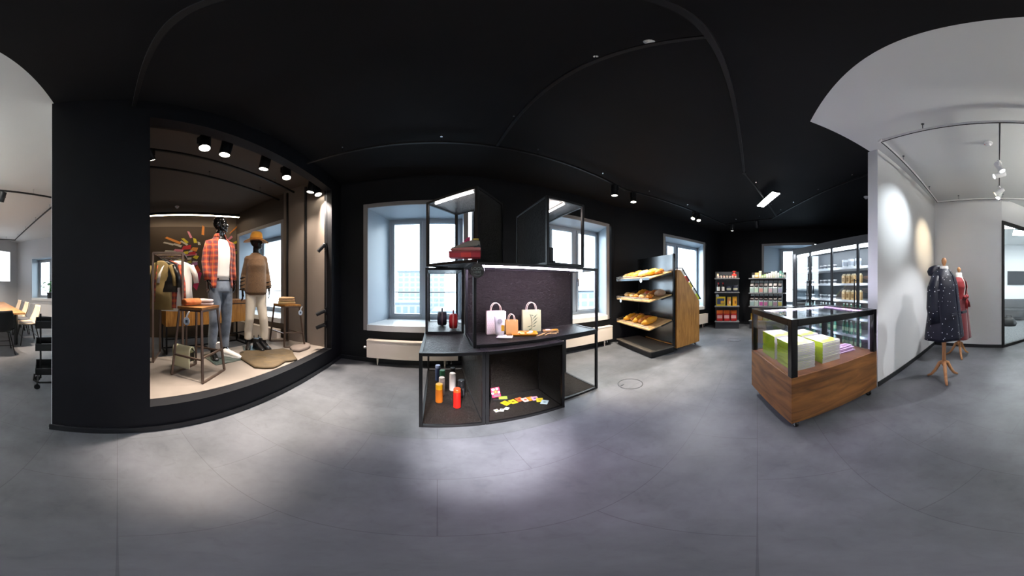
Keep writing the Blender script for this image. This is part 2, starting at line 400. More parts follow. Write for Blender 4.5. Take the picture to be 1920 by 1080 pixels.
# room behind the shop window
OW = 2.86
oa, ob = (-4.35, OW), (vline(OW) - 0.12, OW)
w0 = seg(oa, ob, 446, 533)
wall('wall_office_window', oa, ob, 0.9, 'office_wall', holes=[(w0[0] + .05, w0[1] - .05, ZB + .03, 2.57)], label='brown wall with window beside the mannequins')
window(oa, ob, *w0, ZB, 2.62, dep=0.7, mull=0.72, label='window behind the mannequin in the hat')
MA, MB_ = (-5.37, -0.4), (-4.32, OW + .05)
wall('wall_mural', MA, MB_, 0.12, 'upper_wall', label='wall behind the burst of coloured strips')
# lining with three vertical power tracks at the right of the shop window
struct(B().box(-2.62, vline(2.8) - .125, 2.79, OW, PLAT, CEIL).build('wall_lining', 'panel_brown'), 'brown lining panel at the right of the shop window')
struct(B().prism([(vline(-.36) - .125, -0.36), (vline(2.86) - .125, 2.86), (-2.78, 2.86), (-2.70, -0.36)], 0, PLAT).build('floor_platform', 'platform'), 'raised beige display platform')
struct(B().box(-2.8, vline(2.8) - 0.0, -0.36, 2.8, 0, 0.001).build('trim_2', 'black_paint'))

# bright zone on the right
WA, WB = (1.985, -1.33), (2.816, -3.333)
WC = (1.50, -3.845)
wall('wall_white', WA, WB, 0.14, 'white_paint', label='white wall with two pools of light')
wall('wall_white', WB, WC, 0.14, 'white_paint', label='white wall between the red dress and the glass partition')
struct(B().tf(frame_m(WA, WB)).box(0, math.dist(WA, WB), -0.014, 0, 0, 0.07).build('baseboard_white', 'baseboard', bevel=0.003))
struct(B().tf(frame_m(WB, WC)).box(0, math.dist(WB, WC), -0.014, 0, 0, 0.07).build('baseboard_white', 'baseboard', bevel=0.003))
GU = Vector((-0.41, -0.912)); GE = (WC[0] + GU.x * 2.7, WC[1] + GU.y * 2.7)
# glazed partition
gr = bpy.data.objects.new('window_glass_partition', None); COL.objects.link(gr); struct(gr, 'black framed glass partition of the bright office')
gr.matrix_world = frame_m(WC, GE)
g = B()
for q in ((0, 2.7, 0, .06), (0, 2.7, 2.58, 2.66), (0, .06, .06, 2.58), (1.32, 1.38, .06, 2.58), (2.64, 2.7, .06, 2.58)): g.box(q[0], q[1], -0.03, 0.03, q[2], q[3])
g.build('partition_frame', 'black_metal', gr, bevel=0.003)
for x0 in (0.05, 1.37): B().box(x0, x0 + 1.28, -0.005, 0.005, 0.055, 2.585).build('pane', 'pane', gr)
wall('wall_over_glass', WC, GE, 0.1, 'white_paint', z0=2.66)
wall('wall_room', (3.3, -7.9), (-0.6, -9.4), 0.1, 'white_paint', label='white wall of the office behind the glass')
wall('wall_room', (2.9, -3.9), (3.3, -7.9), 0.1, 'white_paint')
# closing walls of the bright zone behind the camera
wall('wall_south', GE, (-3.4, -5.35), -0.1, 'white_paint', label='white wall behind the camera')
SA, SB = (-7.73, -4.12), (-3.4, -5.35)
wall('wall_screen', SA, SB, -0.12, 'grey_wall', label='grey wall with the bright screen')
MWA, MWB = (-7.73, -4.12), (-6.78, -0.48)
w5 = seg(MWA, MWB, 58, 108)
wall('wall_meeting', MWA, MWB, 0.5, 'grey_wall', holes=[(w5[0] + .05, w5[1] - .05, 0.8, 2.42)], label='grey wall with the meeting room window')
window(MWA, MWB, *w5, 0.72, 2.46, dep=0.4, mull=0.62, cm='pvc', label='meeting room window behind the potted plant')

# ------------------------------------------------------------------ tracks and lamps
emis('lamp_face', 'FFF4E2', 14); emis('lamp_face_cool', 'F4F8FF', 14); emis('led_white', 'FFF3EE', 30); emis('led_purple', 'EFDBFF', 165); emis('led_linear', 'FFE8CC', 14); emis('led_pink', 'DDB8EE', 6)
emis('led_case', 'F3E4FF', 40); emis('lamp_face_warm', 'FFDCA8', 14)
mat('track_white', 'D9DADB', 0.4, spec=0.4); mat('lamp_white', 'E0E1E3', 0.35, spec=0.5); mat('lamp_black', '101114', 0.4, spec=0.5)
TZ = 3.08
def track(label, pts, m='black_metal', hooks=(), hm='chrome', z=TZ, slot=None):
    t = thing('track_rail', label, 'track', (pts[0][0], pts[0][1], z), 0, None)
    o = Vector((pts[0][0], pts[0][1], z))
    for a, b in zip(pts, pts[1:]):
        p, q = Vector((a[0], a[1], z)) - o, Vector((b[0], b[1], z)) - o
        B().bar(p, q, 0.028, 0.03).build('rail', m, t, bevel=0.003)
        if slot: B().bar(p + Vector((0, 0, -.0165)), q + Vector((0, 0, -.0165)), 0.012, 0.004).build('slot', slot, t)
        L = (q - p).length; k = max(2, int(L / 1.1) + 1)
        for i in range(k):
            h = p.lerp(q, (i + 0.5) / k)
            B().tube([h + Vector((0, 0, .014)), h + Vector((0, 0, CEIL - z))], 0.004, 6).build('hanger', hm, t)
            B().lathe([(0.012, CEIL - z - .012), (0.016, CEIL - z)], 10, tuple(h)).build('hanger_cap', hm, t)
    for p in pts[1:-1]:
        B().cbox(Vector((p[0], p[1], z)) - o, (0.05, 0.05, 0.036)).build('joint', m, t, bevel=0.004)
    return t
T3 = [(-1.60, 2.09), (2.78, 2.12), (5.67, 0.90), (5.2, -0.37), (4.65, -0.61), (2.42, -1.56)]
track('black ceiling track running along the shop windows to the fridge', T3)
track('black ceiling track crossing the shop beside the white ceiling', [(-1.47, 0.12), (2.88, 0.185), (4.98, -0.465)])
track('short black ceiling track linking the two long tracks', [(0.63, 0.16), (0.63, 2.08)])
VT = [[(-1.77, 0.25), (-1.82, 2.76)], [(-2.20, -.2), (-2.34, 2.76)], [(-2.64, -.2), (-2.79, 2.84)]]
for tx, lb in zip(VT, ('nearest to the glass opening', 'in the middle', 'farthest from the glass opening')):
    track('black track above the mannequins, ' + lb, tx)
VTZ = 3.06

def spotlight(name, label, p, target, r=0.05, ln=0.19, m='lamp_black', face='lamp_face', power=40, cone=50, col=(1, .93, .82), group=None, drop=0.06, blend=0.5, z=TZ):
    """track spot: adapter on the rail, bracket, cylinder head with a glowing face and its own light"""
    t = thing(name, label, 'spotlight', (p[0], p[1], z), 0, group)
    o = Vector((p[0], p[1], z)); d = (Vector(target) - o); d.normalize()
    B().cbox((0, 0, -0.028), (0.034, 0.09, 0.026)).build('adapter', m, t, bevel=0.003)
    c = Vector((0, 0, -drop - ln * 0.35))
    side = d.cross(Vector((0, 0, 1))); side = side.normalized() if side.length > .05 else Vector((1, 0, 0))
    B().bar(Vector((0, 0, -.03)) , side * (r + .008) + Vector((0, 0, -.045)), .018, .008).bar(side * (r + .008) + Vector((0, 0, -.04)), c + side * (r + .008), 0.02, 0.008).bar(c + side * (r + .012), c, .014).build('bracket', m, t)
    q = d.to_track_quat('Z', 'Y').to_matrix().to_4x4(); M = Matrix.Translation(c) @ q
    B().tf(M).lathe([(r * .92, -ln * .5), (r, -ln * .46), (r, ln * .5), (r * .9, ln * .5), (r * .86, ln * .47)], 24).build('lamp_head', m, t, smooth=False, bevel=0)
    B().tf(M).lathe([(r * .86, ln * .465), (r * .86, ln * .475)], 24).build('lamp_lens', face, t)
    ld = bpy.data.lights.new(name + '_light', 'SPOT'); ld.energy = power * SPOT; ld.spot_size = math.radians(cone); ld.spot_blend = blend; ld.color = col; ld.shadow_soft_size = r * .8
    lo = bpy.data.objects.new(name + '_light', ld); COL.objects.link(lo); lo.parent = t
    lo.matrix_local = Matrix.Translation(c + d * (ln * .5 + .012)) @ (-d).to_track_quat('Z', 'Y').to_matrix().to_4x4()
    return t
def tr(px, a, b): return online(px, a, b)
spotlight('track_spotlight', 'black spotlight on the window-side track, nearest to the display shelves', tr(1152, T3[0], T3[1]), (2.75, 2.2, .2), power=190, cone=72, r=.055, ln=.2, col=(1, .87, .7))
spotlight('track_spotlight', 'black spotlight just past the bend of the window-side track', tr(1187, T3[1], T3[2]), (3.0, 1.9, .4), power=230, cone=66, r=.055, ln=.2, col=(1, .87, .7))
spotlight('track_spotlight', 'left one of the two black spotlights hanging close together', tr(1302, T3[1], T3[2]), (3.0, 2.0, .9), power=170, cone=44, col=(1, .88, .72))
spotlight('track_spotlight', 'right one of the two black spotlights hanging close together', tr(1309.5, T3[1], T3[2]), (3.4, 0.7, 0), power=160, cone=80, col=(.95, .97, 1))
spotlight('track_spotlight', 'black spotlight above the shelf of red bags', tr(1373, T3[2], T3[3]), (6.0, 0.9, .7), power=90, cone=60)
spotlight('track_spotlight', 'black spotlight above the shelf of sweets dispensers', tr(1419, T3[2], T3[3]), (6.1, -.2, .9), power=90, cone=60)
VS = [(384, (-1.33, .55, 0), 'first'), (424, (-2.1, .75, .5), 'second'), (497, (-2.3, 1.5, .8), 'third'), (537, (-1.3, 1.55, 0), 'fourth'), (584, (-2.25, 2.45, .9), 'fifth'), (594, (-.9, 2.6, .1), 'last')]
for px, tg, w in VS:
    out = tg[0] > -1.5
    spotlight('display_spotlight', 'large black spotlight over the mannequins, %s from the left' % w, tr(px, *VT[0]), tg, r=.062, ln=.21, power=400 if out else 75, cone=(60 if w == 'last' else 36) if out else 80, col=(1, .87, .76), blend=1.0)
spotlight('display_spotlight', 'small lit spotlight at the left edge of the middle track in the shop window', tr(283, *VT[1]), (-3.2, 1.2, 1.2), r=.04, ln=.14, power=60, cone=60, col=(1, .86, .68))
# vertical tracks on the lining panel
for px, w in ((539.5, 'left'), (574, 'middle'), (613, 'right')):
    xx = 2.79 * math.tan(math.radians((px - 960) / K + A0))
    t = thing('wall_track', 'vertical black power track on the brown panel, %s of three' % w, 'track', (xx, 2.79, PLAT))
    B().box(-.018, .018, -.022, 0, 0.0, 2.85).build('rail', 'black_metal', t)
    B().box(-.006, .006, -.0245, -.021, 0.0, 2.85).build('slot', 'rail_metal', t)
    if w == 'right':
        RT = xx
def wall_spot(label, px, py, aim):
    p = Vector((RT, 2.765, zat(px, py, (RT, 2.765))))
    t = thing('wall_spotlight', label, 'spotlight', p)
    B().box(-.02, .02, -.0225, .002, -.06, .06).build('adapter', 'lamp_black', t)
    d = Vector(aim).normalized(); c = Vector((0, -.085, 0)) + d * .03
    B().bar((0, -.02, 0), c, .012).build('bracket', 'lamp_black', t)
    M = Matrix.Translation(c) @ d.to_track_quat('Z', 'Y').to_matrix().to_4x4()
    B().tf(M).lathe([(.024, -.07), (.03, -.06), (.03, .09), (.026, .09)], 20).build('lamp_head', 'lamp_black', t)
    B().tf(M).lathe([(.025, .085), (.025, .088)], 20).build('lamp_lens', 'rail_metal', t)
wall_spot('slim black wall spotlight at head height on the brown panel', 610, 463, (-.55, -.4, -.75))
wall_spot('slim black wall spotlight near the floor, upper of the pair', 610, 583, (-.8, -.5, -.45))
wall_spot('slim black wall spotlight near the floor, lower of the pair', 610, 608, (-.8, -.5, -.4))

# linear lamps
def linear(label, a, b, w, h, m_face, z0, power=None, body='black_metal', two=False):
    L = math.dist(a, b); t = thing('linear_lamp', label, 'lamp', ((a[0] + b[0]) / 2, (a[1] + b[1]) / 2, z0), dirang(a, b))
    B().box(-L / 2, L / 2, -w / 2, w / 2, 0.006, h).build('housing', body, t)
    if two:
        for s in (-1, 1): B().box(-L / 2 + .01, L / 2 - .01, s * w * .27 - w * .2, s * w * .27 + w * .2, -.002, .006).build('diffuser', m_face, t)
    else: B().box(-L / 2 + .005, L / 2 - .005, -w * .42, w * .42, 0, .006).build('diffuser', m_face, t)
    for s in (-.4, .4): B().tube([(s * L, 0, h), (s * L, 0, CEIL - z0)], .003, 6).build('hanger', 'chrome', t)
    return t
emis('led_panel', 'F6FAFF', 22); emis('added_pendant_glow', 'F0F5FF', 1.5); emis('added_uplight_glow', 'FFFBF2', 140)
linear('bright white double-tube lamp hanging from the black shop ceiling', (4.24, -.06), (3.52, -.33), 0.16, 0.05, 'led_panel', 3.03, two=True)
linear('long thin warm linear lamp above the burst of strips', (-4.62, .62), (-3.93, 2.68), 0.07, 0.07, 'led_linear', 2.95)

# bright-zone tracks
WT = [(-1.7, -2.49), (1.71, -1.19), (2.60, -3.17), (1.0, -3.82)]
track('white ceiling track in an L along the white walls', WT, 'track_white', slot='black_metal', hm='rail_metal')
WS = [(0.64, -1.60), (1.487, -3.69)]
track('straight white ceiling track carrying the white spotlights', WS, 'track_white', slot='black_metal', hm='rail_metal')
Wd = lambda s: Vector(WS[0] + (0,)).lerp(Vector(WS[1] + (0,)), s)
whi = dict(m='lamp_white', r=.042, ln=.17)
onW = lambda px, py: (lambda p: (p.x, p.y, zat(px, py, p)))(online(px, WA, WB))
spotlight('white_spotlight', 'white spotlight tilted back to the right, first on the straight track', Wd(.36), (-.6, -2.6, 0), face='lamp_face_cool', power=70, cone=70, col=(.9, .95, 1), **whi)
spotlight('white_spotlight', 'white spotlight turned to the white wall, second on the straight track', Wd(.46), onW(1682, 395), face='lamp_face_cool', power=75, cone=46, col=(.88, .95, 1), blend=1.0, **whi)
spotlight('white_spotlight', 'white spotlight lying almost level, third on the straight track', Wd(.72), onW(1733, 445), face='lamp_face_warm', power=75, cone=40, col=(1, .78, .5), blend=1.0, **whi)
spotlight('white_spotlight', 'lit white spotlight pointing down, fourth on the straight track', Wd(.78), (1.75, -2.5, .9), face='lamp_face_cool', power=100, cone=60, col=(.95, .97, 1), **whi)
for s_, tg, lb, pw, cn in ((.44, (1.6, -2.1, 1.0), 'the dress forms', 70, 50), (.30, (.45, 1.66, .0), 'the display shelves, added out of view', 2500, 17), (.16, (1.9, -.4, .6), 'the display case, added out of view', 60, 40)):  # all out of view; shelf and case lamps are added for frontal light
    q_ = Vector(WT[0] + (0,)).lerp(Vector(WT[1] + (0,)), s_)
    spotlight('white_spotlight', 'white spotlight on the bright-zone track aimed at ' + lb, q_, tg, face='lamp_face_cool', power=pw, cone=cn, col=(1, .96, .98), blend=1.0, **whi)
t = linear('added white pendant lamp, unseen, lighting the bright zone', (-.5, -2.75), (-1.7, -3.2), .22, .05, 'added_pendant_glow', 2.6, body='lamp_white')  # pendant added out of view to brighten the white ceiling
B().box(-.58, .58, -.09, .09, .05, .056).build('added_uplight', 'added_uplight_glow', t)
# smoke detectors
def detector(label, p, m='lamp_white', r=.05):
    t = thing('smoke_detector', label, 'detector', (p[0], p[1], CEIL))
    B().lathe([(r, 0), (r, -.012), (r * .8, -.02)], 20).build('base', m, t, smooth=False)
    B().lathe([(r * .66, -.02), (r * .7, -.035), (r * .45, -.05), (.002, -.052)], 20).build('cap', m, t)
    B().lathe([(.008, 0), (.008, .012)], 8, (r * .8, 0, -.022)).build('light', 'red_led', t)
mat('red_led', 'C02018', 0.3)
detector('white smoke detector on the white ceiling', onz(1853, 268, CEIL))
detector('white smoke detector behind the shop window', onz(332, 387, CEIL))
detector('small smoke detector on the black ceiling beside the track', onz(1217, 78, CEIL), r=.022)
detector('white smoke detector at the edge of the white wall', onz(1624, 369, CEIL))
# meeting-room tracks and lamp
LT = [(-2.35, -2.55), (-3.75, -1.13)]
track('black track across the meeting room ceiling, nearest to the black wall', LT)
track('black track in an L above the meeting table', [(-3.9, -1.15), (-6.80, -3.74), (-5.9, -4.75)])
spotlight('meeting_spotlight', 'black box spotlight at the far left edge over the meeting room', tr(4, *LT), (-3.6, -3.2, .7), r=.06, ln=.2, power=300, cone=95, col=(1, .8, .62))
spotlight('meeting_spotlight', 'black spotlight added out of view farther along the meeting room track', Vector((-2.62, -2.28)), (-4.2, -2.9, .75), r=.06, ln=.2, power=300, cone=80, col=(1, .82, .66))  # unseen lamp added to lift the brightness of the meeting room

# ------------------------------------------------------------------ black display shelves
BW = 0.027
def module(name, label, loc, rz, w, d, h, panels=(), bar=BW, skip=()):
    """open steel frame with board panels; origin front-left-bottom, x right, y back"""
    t = thing(name, label, 'display shelf', loc, rz); e = bar / 2
    for nx, x in (('l', e), ('r', w - e)):
        for ny, y in (('f', e), ('b', d - e)):
            B().box(x - e, x + e, y - e, y + e, 0, h).build('post', 'black_metal', t, bevel=0.002)
    for z in (e, h - e):
        for y in (e, d - e): B().box(bar, w - bar, y - e, y + e, z - e, z + e).build('rail', 'black_metal', t, bevel=0.002)
        for x in (e, w - e): B().box(x - e, x + e, bar, d - bar, z - e, z + e).build('rail', 'black_metal', t, bevel=0.002)
    i = bar * .8
    for p in panels:
        bx = dict(bottom=(i, w - i, i, d - i, bar * .3, bar * .85), top=(i, w - i, i, d - i, h - bar * .85, h - bar * .15), back=(i, w - i, d - bar * .7, d - bar * .25, i, h - i),
                  left=(bar * .25, bar * .7, i, d - i, i, h - i), right=(w - bar * .7, w - bar * .25, i, d - i, i, h - i))[p]
        B().box(*bx).build(p + '_panel', 'osb_black', t)
    return t
def strip(parent, a, b, m='led_white', w=.016):
    B().bar(a, b, w, .01).build('led_strip', m, parent)
    B().bar(Vector(a) + Vector((0, 0, .0075)), Vector(b) + Vector((0, 0, .0075)), w * 1.2, .005).build('led_profile', 'black_metal', parent)
dA = module('display_shelf', 'deep low black frame holding the spray bottles', (-.14, 1.54, 0), 0, .512, 1.36, .755, ('bottom', 'top', 'right'))
dB = module('display_shelf', 'low black box shelf holding the fan of cards', (.374, 1.54, 0), 0, .738, .5, .755, ('bottom', 'top', 'back', 'left', 'right'))
dE = module('display_shelf', 'empty low black frame at the right end of the display', (1.118, 1.655, 0), 0, .545, .64, .755, ('bottom',))
dC = module('display_shelf', 'wide black middle shelf holding the paper bags', (.295, 1.65, .7565), 0, 1.368, .5, .728, ('bottom', 'top', 'back'))
strip(dC, (.09, .045, .728 - .034), (1.16, .045, .728 - .034), 'led_purple')
dF = module('display_shelf', 'black middle frame holding the two round pouches', (-.13, 2.2, .7565), 0, .42, .70, .728, ('bottom', 'top'))
gl = (Vector((-.117, 2.12)), Vector((.335, 1.683)))
dG = module('display_shelf', 'diagonal black upper frame holding the sneaker', (gl[0].x, gl[0].y, 1.4865), dirang(*gl), .629, .5, .72, ('bottom', 'top', 'right'))
strip(dG, (.1, .04, .72 - .034), (.56, .04, .72 - .034))
dH = module('display_shelf', 'black upper right frame with a lit top in front of the window', (.985, 1.652, 1.4865), 0, .468, .76, .72, ('bottom', 'top', 'left'))
strip(dH, (.225, .04, .72 - .034), (.225, .40, .72 - .034))

# ------------------------------------------------------------------ goods on the display
def cmat(c, rough=.5, **k):
    n = 'c_%s_%d' % (c, int(rough * 100))
    if n not in MAT: mat(n, c, rough, **k)
    return n
def text_obj(s, parent, size, loc, rot, m, name='lettering', ex=.0006, align='CENTER'):
    cu = bpy.data.curves.new(name, 'FONT'); cu.body = s; cu.size = size; cu.align_x = align; cu.align_y = 'CENTER'; cu.extrude = ex
    to = bpy.data.objects.new(name, cu); COL.objects.link(to)
    dg = bpy.context.evaluated_depsgraph_get(); me = bpy.data.meshes.new_from_object(to.evaluated_get(dg))
    bpy.data.objects.remove(to); bpy.data.curves.remove(cu)
    me.materials.clear(); me.materials.append(MAT[m])
    o = bpy.data.objects.new(name, me); COL.objects.link(o)
    if parent is not None: o.parent = parent
    o.location = loc; o.rotation_euler = rot
    return o
t = thing('round_sign', 'small round black sign hanging on the display post', 'sign', (.318, 1.6, 1.405), math.radians(-11))
M = Matrix.Rotation(math.radians(90), 4, 'X')
B().tf(M).lathe([(.056, -.004), (.058, 0), (.056, .004)], 32).build('disc', 'lamp_black', t)
text_obj('LOOK', t, .034, (0, -.006, .016), (math.radians(90), 0, 0), cmat('8A9494'))
text_obj('HERE', t, .026, (0, -.006, -.012), (math.radians(90), 0, 0), cmat('8A9494'))
B().tube([(-.03, -.005, -.032), (-.01, -.005, -.035), (.008, -.005, -.04), (.03, -.005, -.03)], .0016, 6).build('underline', cmat('8A9494'), t)
B().tube([(0, 0, .055), (0, .0, .078)], .002, 6).build('string', 'chrome', t)

ZC = .7565 + BW * .85 + .001
def paper_bag(label, px, pyb, wpx, pyt, col, depth=.09, rz=None, hh=.085, decor=None):
    p = onz(px, pyb, ZC); d = math.hypot(p.x, p.y); w = d * math.radians(wpx / K); h = zat(px, pyt, p) - ZC
    if p.y + depth / 2 > 2.12: p.y = 2.12 - depth / 2 - .005
    t = thing('paper_bag', label, 'paper bag', p, 0 if rz is None else rz)
    c = B(); hd = depth / 2
    f = lambda z, k: [(-w / 2, -hd * k, z), (w / 2, -hd * k, z), (w / 2, 0, z), (w / 2, hd * k, z), (-w / 2, hd * k, z), (-w / 2, 0, z)]
    def ring(z, k, g):
        return [(-w / 2, -hd * k, z), (w / 2, -hd * k, z), (w / 2 - g, 0, z), (w / 2, hd * k, z), (-w / 2, hd * k, z), (-w / 2 + g, 0, z)]
    c.loft([ring(0, 1, 0), ring(h * .25, 1, 0), ring(h * .7, .9, .012), ring(h, .75, .02)], caps=False).add(ring(0, 1, 0), [(0, 1, 2, 3, 4, 5)])
    c.build('bag_body', col, t, solid=.0015)
    for s in (-1, 1):
        pts = [(math.cos(a) * w * .27, s * hd * .72, h - .03 + (hh + .03) * math.sin(a) ** .6) for a in [math.pi * i / 14 for i in range(15)]]
        B().tube(pts, .0035, 6).build('handle', cmat('D9C6AE'), t)
    if decor: decor(t, w, h, -hd * .97)
    return t
def bag_y(y, k):
    g = 1 if k < .25 else 1 - .1 * (k - .25) / .45 if k < .7 else .9 - .15 * (k - .7) / .3
    return y / .97 * g - .002
def dots(t, w, h, y):
    random.seed(3); b = B()
    for i in range(9):
        for j in range(11):
            x = -w / 2 + (i + .5 + .5 * (j % 2)) * w / 10; z = (j + .5) * h / 11.2
            b.cbox((x, bag_y(y, z / h), z), (.004, .0008, .004))
    tag(b.build('dot_print', cmat('A88C80'), t), kind='stuff')
def sprig(t, w, h, y):
    P = lambda x, z: (x * w, bag_y(y, z) - .001, z * h)
    B().tube([P(-.02, .12), P(0, .4), P(-.03, .65), P(-.12, .82)], .002, 5).build('stem_print', cmat('4A5A48'), t)
    for (x0, z0, x1, z1) in ((0, .3, .3, .5), (0, .42, .32, .68), (-.02, .55, .3, .82), (-.02, .2, .22, .3), (-.01, .3, -.28, .22), (-.1, .8, .1, .74), (0, .16, -.2, .08)):
        a, b_ = Vector(P(x0, z0)), Vector(P(x1, z1)); dr = (b_ - a); n = Vector((-dr.z, 0, dr.x)).normalized() * .006
        mid = a.lerp(b_, .6)
        B().add([tuple(a), tuple(mid + n), tuple(b_), tuple(mid - n)], [(0, 1, 2, 3)]).build('leaf_print', cmat('56664F'), t, solid=.0008)
paper_bag('large white dotted paper bag on the middle shelf', 929.5, 625, 36, 583, cmat('D8CCC2', .6), decor=dots, rz=math.radians(-6))
paper_bag('small plain kraft paper bag between the dotted and the green bag', 959, 627, 22.5, 599.5, cmat('BE9458', .6), depth=.07, hh=.06, rz=math.radians(-8))
paper_bag('large pale green paper bag printed with a leafy sprig', 996, 620, 34, 581, cmat('AEB48A', .6), decor=sprig, rz=math.radians(-14))
p = onz(937, 629.5, ZC)
t = thing('milk_pouch', 'white and yellow standing pouch in front of the dotted bag', 'pouch', p, math.radians(-17))
c = B(); w = .052
rr = lambda z, a, b: [(a * math.cos(q * math.pi / 8), b * math.sin(q * math.pi / 8), z) for q in range(16)]
c.loft([rr(0, .036, .028), rr(.05, .046, .03), rr(.13, .05, .02), rr(.19, .054, .004), rr(.205, .054, .002)]).build('pouch_body', cmat('DAD8D4', .35), t, smooth=True)
B().cbox((.03, -.029, .085), (.03, .004, .06)).build('yellow_print', cmat('D9A81E', .4), t)
B().tf(Matrix.Translation((.002, -.024, .155)) @ M).lathe([(.024, 0), (.024, .004)], 20).build('grey_print', cmat('A9A9A6', .4), t)
p = onz(955, 628, ZC); p = p + Vector((0, -.06, 0)); p = onz(955, 630, ZC)
tag(B().cbox((0, 0, .011), (.055, .035, .022)).build('small_box', cmat('8A5A2A', .5), loc=p, rot=(0, 0, -.4), bevel=.003), 'tiny brown box at the foot of the kraft bag', 'box')
p = onz(947, 632.5, ZC)
tag(B().loft([[(x * .06, y * .05, 0) for x, y in ((-1, -1), (1, -1), (1, 1), (-1, 1))], [(x * .078, y * .066, .012) for x, y in ((-1, -1), (1, -1), (1, 1), (-1, 1))], [(x * .07, y * .058, .009) for x, y in ((-1, -1), (1, -1), (1, 1), (-1, 1))]]).build('white_dish', cmat('E2DEDA', .3), loc=p, rot=(0, 0, -.5), bevel=.006), 'small square white dish in front of the paper bags', 'dish')
p = onz(983, 627, ZC)
t = thing('serving_tray', 'orange serving tray with snacks on the middle shelf', 'tray', p, math.radians(-22))
o8 = lambda a, b, z: [(a * x, b * y, z) for x, y in ((-1, -.8), (-.85, -1), (.85, -1), (1, -.8), (1, .8), (.85, 1), (-.85, 1), (-1, .8))]
B().loft([o8(.115, .075, 0), o8(.135, .092, .02), o8(.125, .084, .02), o8(.11, .07, .006)]).build('tray_body', cmat('C98718', .4), t, smooth=False)
for i, (x, y, cl) in enumerate(((-.06, 0, 'E3C58A'), (.0, .02, 'CF6A2A'), (.05, -.02, 'E6D2B0'), (-.02, -.04, 'E8C070'), (.07, .03, 'E9E4DC'))):
    tag(B().ball((0, 0, 0), (.028, .022, .012), 10, 6).build('snack', cmat(cl, .6), loc=t.matrix_basis @ Vector((x, y, .019)), rot=(0, 0, i), smooth=True), ['pale yellow snack at the left end of the orange tray', 'dark orange snack at the back of the orange tray', 'cream snack at the right front of the orange tray', 'golden snack at the front of the orange tray', 'white snack at the right end of the orange tray'][i], 'snack', 'snacks on the orange tray')
random.seed(5)
bs = thing('grain_packet', 'clear packet of grain sticks right of the orange tray', 'packet', onz(1032, 621, ZC), math.radians(-20))
B().loft([[(x, -.03, 0), (x, .03, 0), (x, .028, .018), (x, -.028, .018)] for x in (-.085, -.06, .06, .085)]).build('packet_body', cmat('B08A58', .3), bs, bevel=.006)
B().cbox((.05, 0, .0195), (.06, .05, .004)).build('packet_label', cmat('C9962A', .4), bs)
B().cbox((-.03, 0, .0195), (.05, .05, .003)).build('packet_band', cmat('D9CDBF', .4), bs)
for i in range(9):
    p = onz(1012 + i * 4.2, 629 - (i % 3) * 1.6 - i * .5, ZC + .004)
    a = -.9 + random.random() * 1.5
    tag(B().tube([(-.035, 0, 0), (.035, 0, .003)], .0042, 6).build('grain_stick', cmat('C2A26A', .7), loc=p, rot=(0, 0, a)), 'thin wheat stick, %s from the left in front of the grain packet' % ['first', 'second', 'third', 'fourth', 'fifth', 'sixth', 'seventh', 'eighth', 'ninth'][i], 'stick', 'loose wheat sticks')

# round pouches
def pouch(label, px, pyb, pyt, wpx, col, zipc, rz):
    p = onz(px, pyb, ZC); d = math.hypot(p.x, p.y); h = (zat(px, pyt, p) - ZC) * .86; w = d * math.radians(wpx / K)
    t = thing('round_pouch', label, 'pouch', p, rz)
    M2 = Matrix.Translation((0, 0, h / 2)) @ Matrix.Rotation(math.radians(90), 4, 'Y')
    B().tf(M2).lathe([(h * .38, -w / 2), (h * .47, -w * .42), (h * .5, -w * .2), (h * .5, w * .2), (h * .47, w * .42), (h * .38, w / 2)], 28).build('pouch_body', col, t, smooth=True)
    for s in (-.05, .05): B().tf(M2).tube([(math.cos(a) * h * .503, math.sin(a) * h * .503, s * w * 1.2) for a in [2 * math.pi * i / 28 for i in range(28)]], .003, 6, closed=True).build('zip', zipc, t)
    B().tube([(0, -h * .12, h * .96), (0, -h * .1, h * 1.12), (0, 0, h * 1.18), (0, h * .1, h * 1.12), (0, h * .12, h * .96)], .008, 8).build('grab_loop', col, t)
pouch('round dark navy zipped pouch on the left middle shelf', 829, 610, 579, 17, cmat('1E2030', .5), cmat('8A7A78', .4), math.radians(-3))
pouch('round red zipped pouch beside the navy one', 850, 616, 583, 15.5, cmat('B01218', .45), cmat('D8A090', .4), math.radians(-6))
# sneaker on its red box
p = onz(872, 484, 1.4865 + BW * .85 + .001)
bt = thing('shoe_box', 'low red shoe box under the sneaker', 'box', p, math.radians(-12)); bt.location.z = 1.4865 + BW * .85 + .001
B().box(-.125, .125, -.05, .05, 0, .05).build('box_body', cmat('B4122C', .45), bt, bevel=.002)
B().box(-.03, .05, -.0515, .0515, .001, .0515).build('paper_band', cmat('D92A2A', .5), bt)
B().box(-.127, .127, -.052, .052, .038, .053).build('box_lid', cmat('8E0F26', .45), bt, bevel=.002)
sh = thing('sneaker', 'grey and pink running sneaker standing on the red box', 'shoe', bt.location + Vector((.012, 0, .054)), math.radians(-12 + 180))
def shoe_rings(pr):
    out = []
    for x, w, z0, z1 in pr:
        out.append([(x, w * math.cos(a) * (1 if math.sin(a) < 0 else .8), (z0 + z1) / 2 + (z1 - z0) / 2 * math.sin(a)) for a in [2 * math.pi * i / 14 for i in range(14)]])
    return out
B().loft([[(x, w * s, z) for s, z in ((-1, z0), (1, z0), (1.05, z0 + .015), (.95, z1), (-.95, z1), (-1.05, z0 + .015))] for x, w, z0, z1 in ((-.115, .022, .012, .03), (-.1, .03, .002, .032), (-.05, .034, 0, .034), (.02, .034, 0, .03), (.08, .036, .002, .026), (.118, .026, .008, .024), (.13, .012, .014, .022))]).build('sole', cmat('C77A78', .5), sh, smooth=True)
